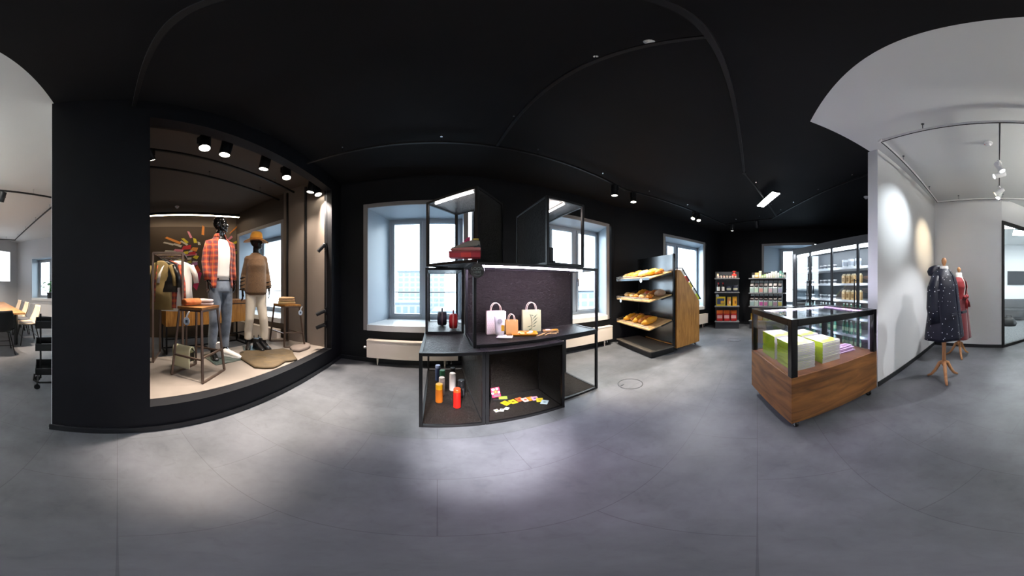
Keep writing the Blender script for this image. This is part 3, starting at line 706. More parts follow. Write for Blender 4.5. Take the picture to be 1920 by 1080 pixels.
B().loft(shoe_rings([(-.11, .02, .03, .085), (-.085, .03, .026, .1), (-.04, .034, .026, .098), (.0, .034, .026, .085), (.045, .035, .024, .062), (.09, .033, .022, .047), (.12, .02, .02, .036)])).build('upper', cmat('8E8880', .7), sh, smooth=True)
B().loft(shoe_rings([(-.118, .014, .02, .06), (-.10, .033, .02, .066), (-.06, .037, .022, .05), (0, .0365, .022, .038)])).build('heel_cap', cmat('3A3A3E', .5), sh, smooth=True)
B().loft(shoe_rings([(-.03, .018, .085, .128), (-.01, .02, .085, .122), (.015, .018, .075, .1)])).build('tongue', cmat('D2487A', .6), sh, smooth=True)
for i in range(4): B().tube([(-.005 + i * .017, -.03, .084 - i * .008), (-.005 + i * .017, 0, .101 - i * .011), (-.005 + i * .017, .03, .084 - i * .008)], .0035, 6).build('lace', cmat('DE5A86', .6), sh)
B().cbox((-.075, 0, .1), (.05, .05, .012)).build('collar', cmat('C9B04A', .6), sh, bevel=.005)
# dark canister in the upper right frame
p = onz(1031.5, 494, 1.4865 + BW * .85 + .001)
t = thing('canister', 'plain dark grey canister in the upper right frame', 'canister', p)
B().lathe([(.03, 0), (.032, .004), (.032, .13), (.03, .135)], 20).build('can_body', cmat('24272B', .5), t)
B().lathe([(.031, .135), (.033, .138), (.033, .155), (.03, .16)], 20).build('lid', cmat('1B1D20', .5), t)
tag(B().cbox((0, 0, .012), (.03, .03, .024)).build('small_block', cmat('2A2C30', .5), loc=onz(1038, 493.6, 1.4865 + BW * .85 + .001), bevel=.003), 'tiny dark block beside the canister', 'block')
# spray bottles on the bottom panel
ZA = BW * .85 + .001
def bottle(label, px, pyb, pyt, wpx, body, cap, caph=.24, label_col=None):
    p = onz(px, pyb, ZA); d = math.hypot(p.x, p.y); r = d * math.radians(wpx / K) / 2; h = zat(px, pyt + 1.0, p) - ZA
    t = thing('spray_bottle', label, 'bottle', p, random.random())
    k = h * (1 - caph)
    B().lathe([(r * .92, 0), (r, .004), (r, k * .93), (r * .95, k)], 24).build('bottle_body', body, t)
    B().lathe([(r * .97, k), (r * .97, h - .004), (r * .9, h)], 24).build('cap', cap, t)
    if label_col: B().lathe([(r * 1.01, k * .18), (r * 1.01, k * .8)], 24).build('label_band', label_col, t)
c_ = cmat
bottle('slate blue bottle at the back left of the low frame', 821, 713, 683.5, 10, c_('3C4C70', .4), c_('8FA0C4', .4), .16)
bottle('dark bottle with a green cap', 829.5, 726, 693, 10.5, c_('1E2024', .4), c_('1F5A3C', .4), .3)
bottle('pale bottle with a white cap behind the orange one', 828.5, 740, 706.5, 11.5, c_('B8A8A2', .4), c_('D9CBC6', .35), .2)
bottle('orange bottle with a yellow cap', 823.5, 753, 719, 14, c_('B8641A', .35), c_('E0A414', .35), .26)
bottle('tall black bottle at the back right', 849, 716, 688.5, 10, c_('101012', .35), c_('1A1A1C', .3), .3)
bottle('tall glossy white bottle in the middle of the low frame', 848.5, 731, 698.5, 12, c_('E0D6D4', .25), c_('E8E0DE', .25), .12)
bottle('short black bottle beside the red one', 865, 743, 711.5, 12, c_('17171A', .4), c_('222225', .3), .3, c_('3A3A3E', .4))
bottle('red bottle with an orange cap at the front', 857, 763, 727.5, 14.5, c_('B01A14', .3), c_('E0481A', .35), .16)
# card box and fan of cards
zz = ZA
p = onz(938, 748, zz)
t = thing('card_box', 'pink flowered card box standing in its black tray', 'box', p, math.radians(-14))
B().box(-.075, .075, -.04, .04, 0, .016).build('tray', c_('121214', .5), t, bevel=.003)
B().box(-.015, .07, -.03, .03, .016, .019).build('green_card', c_('9CB84A', .6), t)
bl = B().tf(Matrix.Translation((-.035, .012, .02)) @ Matrix.Rotation(math.radians(-18), 4, 'X') @ Matrix.Rotation(math.radians(-10), 4, 'Y'))
bl.box(-.045, .045, -.011, .011, 0, .115).build('lid', c_('C2184E', .4), t, bevel=.002)
fl = Matrix.Translation((-.035, .012, .02)) @ Matrix.Rotation(math.radians(-18), 4, 'X') @ Matrix.Rotation(math.radians(-10), 4, 'Y')
for i, (x, z, r, cl) in enumerate(((-.02, .095, .016, 'E8DDDA'), (.02, .1, .014, 'E8DDDA'), (.0, .065, .024, 'D9502A'), (-.032, .05, .014, 'E8C8D0'), (.033, .055, .012, 'E8DDDA'), (.0, .065, .008, 'E8C040'))):
    B().tf(fl @ Matrix.Translation((x, -.0112 - i * .0004, z)) @ M).lathe([(r, 0), (r, .0008)], 12).build('flower_print', c_(cl, .5), t)
B().tf(fl).cbox((.005, -.0125, .02), (.06, .001, .022)).build('title_label', c_('5A5256', .5), t)
CARDS = [(931, 770, 'E8E4D8', 'D9B03A', .2), (941, 769, 'DCD6CE', '5A5458', -.5), (950, 766, 'E0DCD4', 'B8A890', -.75), (948, 756, 'E2B41E', 'C98A14', .5), (962, 753, 'E6BE2A', '7A6A20', .25), (974, 749, 'D8683A', 'C03A2A', .15), (985, 749.5, 'E2B8B0', 'C8504A', .1), (995, 747.5, 'D9862A', 'E2A84A', 0), (1003, 747, 'D8A8C0', '6A4AA0', -.15), (1012, 750, 'E0C83A', 'B8A020', -.4), (1021, 754, 'B8CCD4', '8098A4', -.75)]
nm = ['white card with a yellow dot at the near end of the fan', 'white card with a dark mark, second from the near end', 'cream card leaning behind the white cards', 'deep yellow card at the bend of the fan', 'bright yellow card with an olive mark', 'orange-red card in the middle of the fan', 'pale pink card with a red mark', 'orange card with a light mark', 'pink card with a purple mark', 'yellow card second from the far end', 'pale blue card at the far end of the fan']
for i, ((px, py, c1, c2, a), lb) in enumerate(zip(CARDS, nm)):
    p = onz(px, py, zz + .0004 + .0022 * i)
    t = thing('greeting_card', lb, 'card', p, a, 'fan of cards in the low box shelf')
    sx = .045 if i > 2 else .026
    B().cbox((0, 0, .0007), (sx * 1.5, sx * 1.9, .0014)).build('card_sheet', c_(c1, .5), t)
    B().lathe([(sx * .35, 0), (sx * .35, .0004)], 10, (0, 0, .0015)).build('card_print', c_(c2, .5), t)

# ------------------------------------------------------------------ bread rack with the wooden cart behind it
ORD = ['first', 'second', 'third', 'fourth', 'fifth', 'sixth', 'seventh', 'eighth', 'ninth', 'tenth', 'eleventh', 'twelfth', 'thirteenth', 'fourteenth', 'fifteenth', 'sixteenth', 'seventeenth', 'eighteenth', 'nineteenth', 'twentieth']
bL, bF = (3.385, 2.80), (2.978, 1.725)
bw = math.dist(bL, bF)
rk = thing('bread_rack', 'black bread rack with three sloping wooden trays', 'rack', (bL[0], bL[1], 0), dirang(bL, bF))
RM = R3(dirang(bL, bF), (bL[0], bL[1], 0))
B().box(0.01, bw - .01, .03, .57, 0.0, .105).build('plinth', 'black_metal', rk, bevel=.004)
B().box(0, bw, 0, .585, .105, .13).build('base_tray', cmat('5E574E', .4), rk, bevel=.004)
B().box(.02, bw - .03, .575, .592, .13, 1.9).build('back_panel', 'steel_back', rk)
for x in (0, bw - .03): B().box(x, x + .03, .555, .61, .1, 1.905).build('upright', 'black_gloss', rk, bevel=.003)
B().box(.3, bw - .03, .555, .575, .15, .168).build('wood_strip', 'oak_warm', rk)
mat('wire', 'B8B4AE', 0.3, metal=0.9)
TR = [(.525, .655), (1.02, 1.14), (1.42, 1.57)]
def tray_pt(k, s, tt, up=0): z0, z1 = TR[k]; return Vector((s, tt, z0 + (z1 - z0) * tt / .56 + up))
for k, (z0, z1) in enumerate(TR):
    a = math.atan2(z1 - z0, .56); m = Matrix.Translation((0, 0, z0)) @ Matrix.Rotation(a, 4, 'X')
    tr_ = B().tf(m).box(.005, bw - .035, .0, .56, -.022, 0).build('tray', 'tray_wood', rk, bevel=.004)
    wb = B().tf(m)
    for h in (.025, .05): wb.tube([(.01, .545, h), (.01, .006, h), (bw - .04, .006, h)] if k < 2 else [(.01, .5, h), (.01, .006, h), (bw - .3, .006, h)], .003, 6)
    for x in (.01, .3, .6, .9): wb.tube([(x, .006, 0), (x, .006, .05)], .0025, 5)
    wb.build('wire_rail', 'wire', tr_)
    if k == 2: B().tf(m).box(.005, bw - .035, -.006, .0, -.03, .012).build('metal_lip', 'chrome', tr_)
    B().tf(m).box(bw - .06, bw - .035, .3, .56, -.05, -.022).build('tray_bracket', 'black_metal', rk)
    B().tf(m).box(.01, .035, .3, .56, -.05, -.022).build('tray_bracket', 'black_metal', rk)
for k, s in ((2, .9), (1, .14)):
    t = thing('price_tag', 'round white price tag clipped to the %s bread tray' % ('top' if k == 2 else 'middle'), 'price tag', RM @ tray_pt(k, bw * (.78 if k == 2 else .17), -.012, -.035), dirang(bL, bF))
    B().tf(Matrix.Rotation(math.radians(90), 4, 'X')).lathe([(.036, -.002), (.038, 0), (.036, .002)], 20).build('disc', cmat('C8D4DE', .4), t)
    B().tube([(0, 0, .034), (0, 0, .075)], .004, 6).build('clip', 'chrome', t)
    B().cbox((0, -.0032, .0), (.026, .001, .02)).build('price_print', cmat('6A7888', .5), t)
# breads
mat('crust_gold', 'CC8E30', .55, col2='9A581C', nscale=14, bump=.3, bscale=60); mat('crust_pale', 'C9A06A', .6, col2='D8BC8C', nscale=16, bump=.3, bscale=50)
mat('crust_dark', 'A05A22', .5, col2='C27E34', nscale=14, bump=.3, bscale=60); mat('crust_yellow', 'DCA022', .5, col2='C07E1E', nscale=10, bump=.25, bscale=40); mat('crust_red', 'A83A1C', .5, col2='C8641E', nscale=12, bump=.3, bscale=40)
mat('crust_rye', 'B0957C', .7, col2='8E705A', nscale=12, bump=.3, bscale=40)
def bread(kind, ln, wd, ht, m, p, rz, label, grp, k):
    t = thing(kind, label, 'bread', p, rz, grp)
    t.rotation_euler = (0, 0, rz)
    ln, wd, ht = ln * 1.12, wd * 1.12, ht * 1.2
    b = B(); n = 9; rings = []
    for i in range(n):
        u = i / (n - 1); q = max(.08, math.sin(math.pi * (.06 + .88 * u)) ** .55)
        if kind == 'croissant': q *= 1 + .10 * math.cos(u * 8 * math.pi)
        x = (u - .5) * ln; cy = .06 * ln * (4 * (u - .5) ** 2) if kind == 'croissant' else 0
        rings.append([(x, cy + wd / 2 * q * math.cos(a), max(0, ht * .42 + ht * .58 * q * math.sin(a)) if math.sin(a) > 0 else ht * .42 + ht * .42 * q * math.sin(a)) for a in [2 * math.pi * j / 12 for j in range(12)]])
    b.loft(rings).build('crust', m, t, smooth=True)
    if kind == 'baguette_roll':
        for i in range(3): B().tube([((-.25 + .25 * i) * ln - .015, -wd * .2, ht * .95), ((-.25 + .25 * i) * ln + .015, wd * .2, ht * .95)], .006, 6, flat=.4).build('score', 'crust_pale', t)
    return t
random.seed(11)
def lay(k, row):
    g = ('breads on the bottom tray', 'breads on the middle tray', 'breads on the top tray')[k]; w = ('bottom', 'middle', 'top')[k]
    ca = math.atan2(TR[k][1] - TR[k][0], .56)
    for i, (s, tt, kind, ln, wd, ht, m, cn) in enumerate(row):
        p = RM @ tray_pt(k, s * bw, tt, .001)
        t = bread(kind, ln, wd, ht, m, p, dirang(bL, bF) + math.radians(90 + random.uniform(-14, 14)) if kind != 'bun' else dirang(bL, bF) + .5, '%s %s on the %s tray, %s from the window side' % (cn, kind.replace('_', ' '), w, ORD[i]), g, k)
        t.rotation_euler = (Matrix.Rotation(ca, 4, Vector((math.cos(dirang(bL, bF)), math.sin(dirang(bL, bF)), 0))) @ Matrix.Rotation(t.rotation_euler.z, 4, 'Z')).to_euler()
lay(0, [(.2, .24, 'croissant', .3, .125, .1, 'crust_yellow', 'yellow'), (.34, .3, 'croissant', .3, .12, .095, 'crust_dark', 'brown'), (.47, .24, 'croissant', .3, .125, .1, 'crust_yellow', 'golden'), (.605, .27, 'croissant', .28, .12, .095, 'crust_dark', 'dark'), (.755, .24, 'croissant', .32, .135, .1, 'crust_yellow', 'large golden')])
lay(1, [(.13, .2, 'bun', .13, .125, .08, 'crust_pale', 'pale'), (.25, .22, 'bun', .13, .12, .07, 'crust_yellow', 'small yellow'), (.345, .17, 'bun', .13, .12, .075, 'crust_pale', 'floury'), (.42, .36, 'croissant', .24, .13, .1, 'crust_yellow', 'yellow'), (.5, .15, 'bun', .14, .13, .075, 'crust_gold', 'golden'), (.56, .36, 'bun', .14, .13, .085, 'crust_red', 'red-brown'), (.65, .16, 'bun', .15, .13, .075, 'crust_pale', 'light'), (.7, .38, 'croissant', .22, .12, .09, 'crust_dark', 'brown'), (.8, .17, 'bun', .14, .13, .07, 'crust_gold', 'seeded'), (.875, .36, 'bun', .18, .16, .11, 'crust_rye', 'large rye')])
lay(2, [(.14, .2, 'baguette_roll', .22, .1, .07, 'crust_pale', 'pale'), (.26, .2, 'baguette_roll', .22, .1, .08, 'crust_gold', 'golden'), (.37, .3, 'baguette_roll', .24, .11, .09, 'crust_gold', 'tall golden'), (.46, .18, 'baguette_roll', .22, .1, .08, 'crust_yellow', 'yellow'), (.56, .28, 'baguette_roll', .24, .11, .09, 'crust_dark', 'brown'), (.66, .2, 'baguette_roll', .24, .12, .095, 'crust_pale', 'floury'), (.77, .3, 'baguette_roll', .26, .13, .1, 'crust_yellow', 'long yellow'), (.88, .34, 'baguette_roll', .2, .1, .08, 'crust_dark', 'dark')])
# wooden cart, back to back with the rack
ct = thing('wooden_cart', 'oak cart with a sloping glazed top behind the bread rack', 'cart', (bL[0], bL[1], 0), dirang(bL, bF))
y0, y1, zt, zl = .625, 1.33, 1.60, .965
def slab(x0, x1, m, name, poly):
    b = B(); v = [(x0, y, z) for y, z in poly] + [(x1, y, z) for y, z in poly]; n = len(poly)
    b.add(v, [tuple(range(n)), tuple(range(n, 2 * n))[::-1]] + [(i, (i + 1) % n, n + (i + 1) % n, n + i) for i in range(n)]); return b.build(name, m, ct, bevel=.003)
prof = [(y0, .07), (y1, .07), (y1, zl), (y0 + .1, zt), (y0, zt)]
slab(0, .022, 'oak_warm', 'end_panel', prof); slab(bw + .0, bw + .022, 'oak_warm', 'end_panel', prof)
B().box(.022, bw, y1 - .02, y1 - .002, .07, zl - .02).build('front_panel', 'oak_warm', ct)
B().box(.022, bw, y0 + .002, y0 + .02, .07, zt - .01).build('rear_panel', 'oak_warm', ct)
B().box(.022, bw, y0 + .02, y1 - .02, .07, .09).build('floor_board', 'oak_warm', ct)
sl = Vector((0, y1 - y0 - .1, zl - zt)); sl.normalize(); nn = Vector((0, -sl.z, sl.y)) * 1.0
nn = Vector((0, -sl.z, sl.y)); nn = nn if nn.z > 0 else -nn
P0 = Vector((0, y0 + .1, zt)); LL = math.hypot(y1 - y0 - .1, zl - zt)
for i in range(5):
    a0 = P0 + sl * (LL * (.04 + .19 * i)); a1 = P0 + sl * (LL * (.04 + .19 * i + .16))
    col = ('E8E4DA', 'B03A2A', 'D8C050', 'E8E4DA', 'B8C23A')[i]
    b = B(); u0, u1 = bw - .2, bw + .018
    q = [a0 + nn * .004, a1 + nn * .004, a1 + nn * .05, a0 + nn * .05]
    b.add([(u0, p.y, p.z) for p in q] + [(u1, p.y, p.z) for p in q], [(0, 1, 2, 3), (7, 6, 5, 4), (0, 4, 5, 1), (1, 5, 6, 2), (2, 6, 7, 3), (3, 7, 4, 0)])
    b.build('bin_insert', cmat(col, .5), ct)
fr = B()
for x in (.0, bw + .022):
    fr.bar(Vector((x, 0, 0)) + P0 + nn * .062, Vector((x, 0, 0)) + P0 + sl * LL + nn * .062, .02, .018)
for s in (0, 1): fr.bar(P0 + sl * LL * s + nn * .062, P0 + sl * LL * s + nn * .062 + Vector((bw + .022, 0, 0)), .018, .018)
fr.build('lid_frame', 'steel_dark', ct)
a0, a1 = P0 + nn * .06, P0 + sl * LL + nn * .06
B().add([(.0, a0.y, a0.z), (bw, a0.y, a0.z), (bw, a1.y, a1.z), (0, a1.y, a1.z)], [(0, 1, 2, 3)]).build('glass_lid', 'case_glass', ct, solid=.004)
def caster(parent, x, y, r=.03, top=.07, m='black_metal'):
    B().tf(Matrix.Translation((x, y + .012, r)) @ Matrix.Rotation(math.radians(90), 4, 'Y')).lathe([(r * .5, -.012), (r * .92, -.012), (r, -.006), (r, .006), (r * .92, .012), (r * .5, .012)], 18).build('caster_wheel', 'black_metal', parent)
    f = B(); f.box(x - .02, x - .015, y - .012, y + .03, r * .7, top - .006).box(x + .015, x + .02, y - .012, y + .03, r * .7, top - .006).box(x - .024, x + .024, y - .022, y + .034, top - .008, top)
    f.build('caster_fork', 'chrome', parent)
for x in (.06, bw - .05):
    for y in (y0 + .07, y1 - .06): caster(ct, x, y, .028, .07)

# ------------------------------------------------------------------ glass-topped wooden case on castors
cF, cR, cLn = Vector((1.452, -.246)), Vector((1.822, -1.210)), .862
cw = (cR - cF).length
ca = thing('display_case', 'oak display case on castors with black framed glass top', 'display case', (cF.x, cF.y, 0), dirang(cF, cR))
CM = R3(dirang(cF, cR), (cF.x, cF.y, 0))
zw, zc = .565, 1.036; d_ = cLn; h_ = .055
for nm_, bx in (('front_board', (0, cw, 0, .018, .1, zw)), ('back_board', (0, cw, d_ - .018, d_, .1, zw)), ('side_board', (0, .018, .018, d_ - .018, .1, zw)), ('side_board', (cw - .018, cw, .018, d_ - .018, .1, zw)), ('bottom_board', (.018, cw - .018, .018, d_ - .018, .1, .12)), ('top_board', (.018, cw - .018, .018, d_ - .018, zw - .03, zw - .006))):
    B().box(*bx).build(nm_, 'oak_box', ca, bevel=.002)
for x in (0, cw - h_):
    for y in (0, d_ - h_): B().box(x, x + h_, y, y + h_, zw - .004, zc - .0).build('post', 'black_gloss', ca, bevel=.003)
for y in (0, d_ - h_): B().box(h_, cw - h_, y, y + h_, zc - .055, zc).build('top_rail', 'black_gloss', ca, bevel=.003)
for x in (0, cw - h_): B().box(x, x + h_, h_, d_ - h_, zc - .055, zc).build('top_rail', 'black_gloss', ca, bevel=.003)
B().box(h_ - .004, cw - h_ + .004, h_ - .004, d_ - h_ + .004, zc - .012, zc - .006).build('glass_top', 'case_glass', ca)
for bx in ((h_, cw - h_, .02, .025, zw, zc - .055), (h_, cw - h_, d_ - .025, d_ - .02, zw, zc - .055), (.02, .025, h_, d_ - h_, zw, zc - .055), (cw - .025, cw - .02, h_, d_ - h_, zw, zc - .055)):
    B().box(*bx).build('glass_side', 'case_glass', ca)
B().box(h_ + .02, cw - h_ - .02, d_ - h_ - .022, d_ - h_ - .004, zc - .03, zc - .018).build('led_strip', 'led_case', ca)
B().box(cw - h_ - .022, cw - h_ - .004, h_ + .02, d_ - h_ - .03, zc - .03, zc - .018).build('led_strip', 'led_pink', ca)
B().box(h_ + .01, cw - h_ - .01, d_ - h_ - .026, d_ - h_ - .002, zc - .018, zc - .014).build('led_profile', 'black_metal', ca)
B().box(h_ + .02, cw - h_ - .02, h_ + .004, h_ + .022, zc - .052, zc - .04).build('led_strip', 'led_case', ca)
B().box(h_ + .004, h_ + .022, h_ + .03, d_ - h_ - .03, zc - .052, zc - .04).build('led_strip', 'led_case', ca)
for x in (.07, cw - .07):
    for y in (.07, d_ - .07): caster(ca, x, y - .02, .036, .1)
# magazines
mat('lime', 'A2BC1A', .4); mat('pages', 'D6D4D0', .6, nstretch=(1, 1, 60), col2='C2C0BC', nscale=6); mat('lime_cover', 'B6CC3C', .4, col2='DCE0C0', nscale=4, lo=.42, hi=.5)
ZM = zw - .006 + .001
def magazine(x, y, z, w, dd, rz, label, grp, top):
    p = CM @ Vector((x, y, z)); t = thing('magazine', label, 'magazine', p, dirang(cF, cR) + rz, grp)
    B().box(.003, w - .001, .001, dd - .001, .0012, .0142).build('pages', 'pages', t)
    b = B(); b.box(0, w, 0, dd, 0, .0012).box(0, w, 0, dd, .0142, .0154)
    b.build('cover', 'lime_cover', t)
    B().box(-.0006, .003, 0, dd, 0, .0154).build('spine', 'lime', t)
    return t
random.seed(2)
PILES = [('near post', .085, .115, .215, .285, 15, 90), ('left side', .085, .46, .215, .28, 15, 90), ('front right', .395, .13, .215, .285, 13, 90), ('back right', .395, .47, .215, .28, 13, 90)]
# spines of the two left piles face the left glass, the right piles show their page edges
for (nm_, x, y, w, dd, n, r) in PILES:
    left = nm_ in ('near post', 'left side')
    for i in range(n):
        jx, jy = random.uniform(-.002, .002), random.uniform(-.002, .002)
        lb = ('topmost lime magazine of the %s pile in the display case' % nm_) if i == n - 1 else ('%s lime magazine from the bottom of the %s pile in the display case' % (ORD[i], nm_))
        magazine(x + jx, y + jy, ZM + i * .0157, w, dd, random.uniform(-.008, .008), lb, 'magazines in the %s pile' % nm_, i == n - 1)
for i in range(4):
    p = CM @ Vector((.70 + .004 * i, .22 + .012 * i, ZM + i * .013)); t = thing('leaflet_bundle', '%s of the bundles of pink and white leaflets in the display case' % ('topmost', 'second from the top', 'third from the top', 'lowest')[3 - i], 'leaflets', p, dirang(cF, cR) + .12 * (i % 2) - .05, 'leaflet bundles')
    B().box(0, .22, 0, .1, 0, .012).build('sheets', cmat('D8C4D2', .6), t)
    B().box(.01, .21, -.0008, .001, .002, .010).build('edge_print', cmat('9A6A92', .6), t)
    B().lathe([(.02, 0), (.02, .0006)], 12, (.06, .05, .012)).build('badge_print', cmat('7A7A92', .6), t)
    B().box(.1, .2, .02, .07, .012, .0126).build('text_print', cmat('B88AA8', .6), t)

# ------------------------------------------------------------------ gondola shelves
mat('gondola', '3A3C40', .5, spec=.4); mat('gondola_shelf', '77797C', .4, spec=.4)
def gondola(label, a, ang, w, d, zs, h, base=.22):
    t = thing('shop_shelf', label, 'shelf', (a[0], a[1], 0), ang)
    B().box(0.02, w - .02, .02, d, 0, base - .02).build('plinth', 'gondola', t, bevel=.01)
    B().box(0, w, 0, d, base - .02, base).build('shelf_board', 'gondola_shelf', t, bevel=.003)
    B().box(0, w, d, d + .03, 0.0, h).build('back_panel', 'gondola', t)
    for x in (0, w - .03): B().box(x, x + .03, d - .02, d + .035, 0, h).build('upright', 'gondola', t)
    for z in zs: B().box(-.005, w + .005, .03, d, z - .03, z).build('shelf_board', 'gondola_shelf', t, bevel=.003)
    return t
gA = onz(1340, 616.5); gB = onz(1386.5, 616.5)
g1w = (gB - gA).length; g1a = dirang(gA, gB)
G1Z = [.69, 1.11, 1.53]
gondola('dark grey shelf with red crisp bags, nearest to the window wall', gA, g1a, g1w, .36, G1Z, 1.74)
GM1 = R3(g1a, gA)
def gs(px): p = online(px, (gA.x + .1 * math.cos(g1a + 1.57), gA.y + .1 * math.sin(g1a + 1.57)), (gB.x + .1 * math.cos(g1a + 1.57), gB.y + .1 * math.sin(g1a + 1.57))); q = GM1.inverted() @ Vector((p.x, p.y, 0)); return q.x
def pillow_bag(name, label, M_, x, y, z, w, h, dd, m, rz, group=None, top=None, band=None, cat='bag'):
    t = thing(name, label, cat, M_ @ Vector((x, y, z)), rz, group)
    rg = lambda zz, a, b: [(a * w / 2 * sx, b * dd / 2 * sy, zz) for sx, sy in ((-1, -.5), (-.6, -1), (.6, -1), (1, -.5), (1, .5), (.6, 1), (-.6, 1), (-1, .5))]
    B().loft([rg(0, .9, .7), rg(h * .06, 1, 1), rg(h * .55, 1, 1), rg(h * .88, 1, .5), rg(h, 1, .08)]).build('bag_body', m, t, smooth=False)
    if band: B().cbox((0, -dd / 2 - .001, h * .42), (w * .8, .004, h * .3)).build('front_print', band, t)
    if top: B().loft([rg(h * .7, 1.01, .82), rg(h * .9, 1.01, .5), rg(h * .99, 1.01, .12)], caps=False).build('top_print', top, t)
    return t
for i, px in enumerate((1349.5, 1362.5, 1375.5)):
    pillow_bag('crisp_bag', 'red and orange crisp bag on the lowest board, %s of three' % ('left', 'middle', 'right')[i], GM1, gs(px), .15, .22, .19, .33, .12, cmat('B41E1E', .35), g1a, 'red crisp bags', cmat('D8641E', .35), cmat('DCA8A8', .4))
def carton(name, label, M_, x, y, z, w, dd, h, m, rz, front=None, side=None, group=None, cat='box', extra=None):
    t = thing(name, label, cat, M_ @ Vector((x, y, z)), rz, group)
    B().box(-w / 2, w / 2, -dd / 2, dd / 2, 0, h).build('carton_body', m, t, bevel=.002)
    if front: B().cbox((0, -dd / 2 - .001, h * .5), (w * .82, .002, h * .62)).build('front_print', front, t)
    if side: B().cbox((-w / 2 - .001, 0, h * .5), (.002, dd * .98, h * .98)).build('side_print', side, t)
    if extra: B().cbox((w * .18, -dd / 2 - .0025, h * .4), (w * .38, .002, h * .3)).build('picture_print', extra, t)
    return t
carton('board_game_box', 'dark blue and yellow box on the second board from below', GM1, gs(1351.5), .14, .69, .27, .16, .28, cmat('C8B028', .45), g1a, cmat('3A4664', .4), extra=cmat('C89A2A', .4))
carton('snack_pack', 'yellow pack with orange print beside the blue box', GM1, gs(1367), .13, .69, .115, .07, .27, cmat('D8B84A', .4), g1a, cmat('D88A4A', .4), extra=cmat('E4D8B0', .4), cat='pack')
carton('snack_pack', 'yellow pack with a red foot at the right end', GM1, gs(1377.5), .13, .69, .13, .07, .28, cmat('D6A21E', .4), g1a, cmat('DC9A30', .4), extra=cmat('8A5A20', .4), cat='pack')
for i, px in enumerate((1347, 1355.7)):
    t = thing('sauce_bottle', 'dark bottle with red cap and white label, %s of two' % ('left', 'right')[i], 'bottle', GM1 @ Vector((gs(px), .13, 1.11)), 0, 'red capped bottles')
    B().lathe([(.042, 0), (.045, .01), (.045, .17), (.02, .225), (.017, .25)], 18).build('bottle_body', cmat('2A1210', .2), t, smooth=True)
    B().lathe([(.02, .235), (.022, .24), (.022, .285), (.018, .29)], 14).build('cap', cmat('B01A1A', .35), t)
    B().lathe([(.0458, .035), (.0458, .155)], 18).build('bottle_label', cmat('D8D4CE', .5), t)
for i, px in enumerate((1366.5, 1379)):
    pillow_bag('coffee_pouch', 'navy pouch with pale emblem, %s of two' % ('left', 'right')[i], GM1, gs(px), .13, 1.11, .16, .21, .08, cmat('1E2438', .45), g1a, 'navy pouches', band=cmat('A8A690', .5), cat='pouch')
for i in range(7):
    t = thing('salad_cup', 'small cup of pink and cream snacks on the top board, %s from the left' % ORD[i], 'cup', GM1 @ Vector((.1 + i * .088, .12, 1.53)), 0, 'cups on the top board')
    B().lathe([(.03, 0), (.038, .06), (.036, .06), (.03, .01)], 16).build('cup_body', cmat('E0C8BC', .35), t)
    B().ball((0, 0, .052), (.034, .034, .022), 10, 6).build('filling', cmat(('D8A088', 'E8D8B8', 'D88070', 'E0C890')[i % 4], .6), t, smooth=True)
t = thing('red_tulip_bag', 'bright red gathered gift bag at the right of the top board', 'bag', GM1 @ Vector((gs(1377), .22, 1.53)), 0)
B().lathe([(.05, 0), (.075, .04), (.07, .12), (.025, .15), (.05, .2), (.06, .22)], 12).build('gift_bag', cmat('C8281A', .5), t, smooth=True)
B().lathe([(.028, .145), (.03, .15), (.028, .158)], 12).build('ribbon', cmat('E8B080', .5), t)
t = thing('cream_figure', 'small cream jar at the left end of the top board', 'jar', GM1 @ Vector((gs(1345.5), .24, 1.53)), 0)
B().lathe([(.03, 0), (.035, .06), (.028, .12)], 14).build('jar_body', cmat('D8C8A8', .5), t, smooth=True)
B().lathe([(.03, .12), (.03, .15)], 14).build('lid', cmat('B89A70', .5), t)
t = thing('price_tag', 'round pale price tag hanging under the bottle board', 'price tag', GM1 @ Vector((gs(1345.5), .02, 1.0)), g1a)
B().tf(M).lathe([(.045, -.002), (.045, .002)], 18).build('disc', cmat('8A9098', .5), t); B().tube([(0, .0, .04), (0, .02, .09)], .004, 6).build('clip', 'chrome', t)
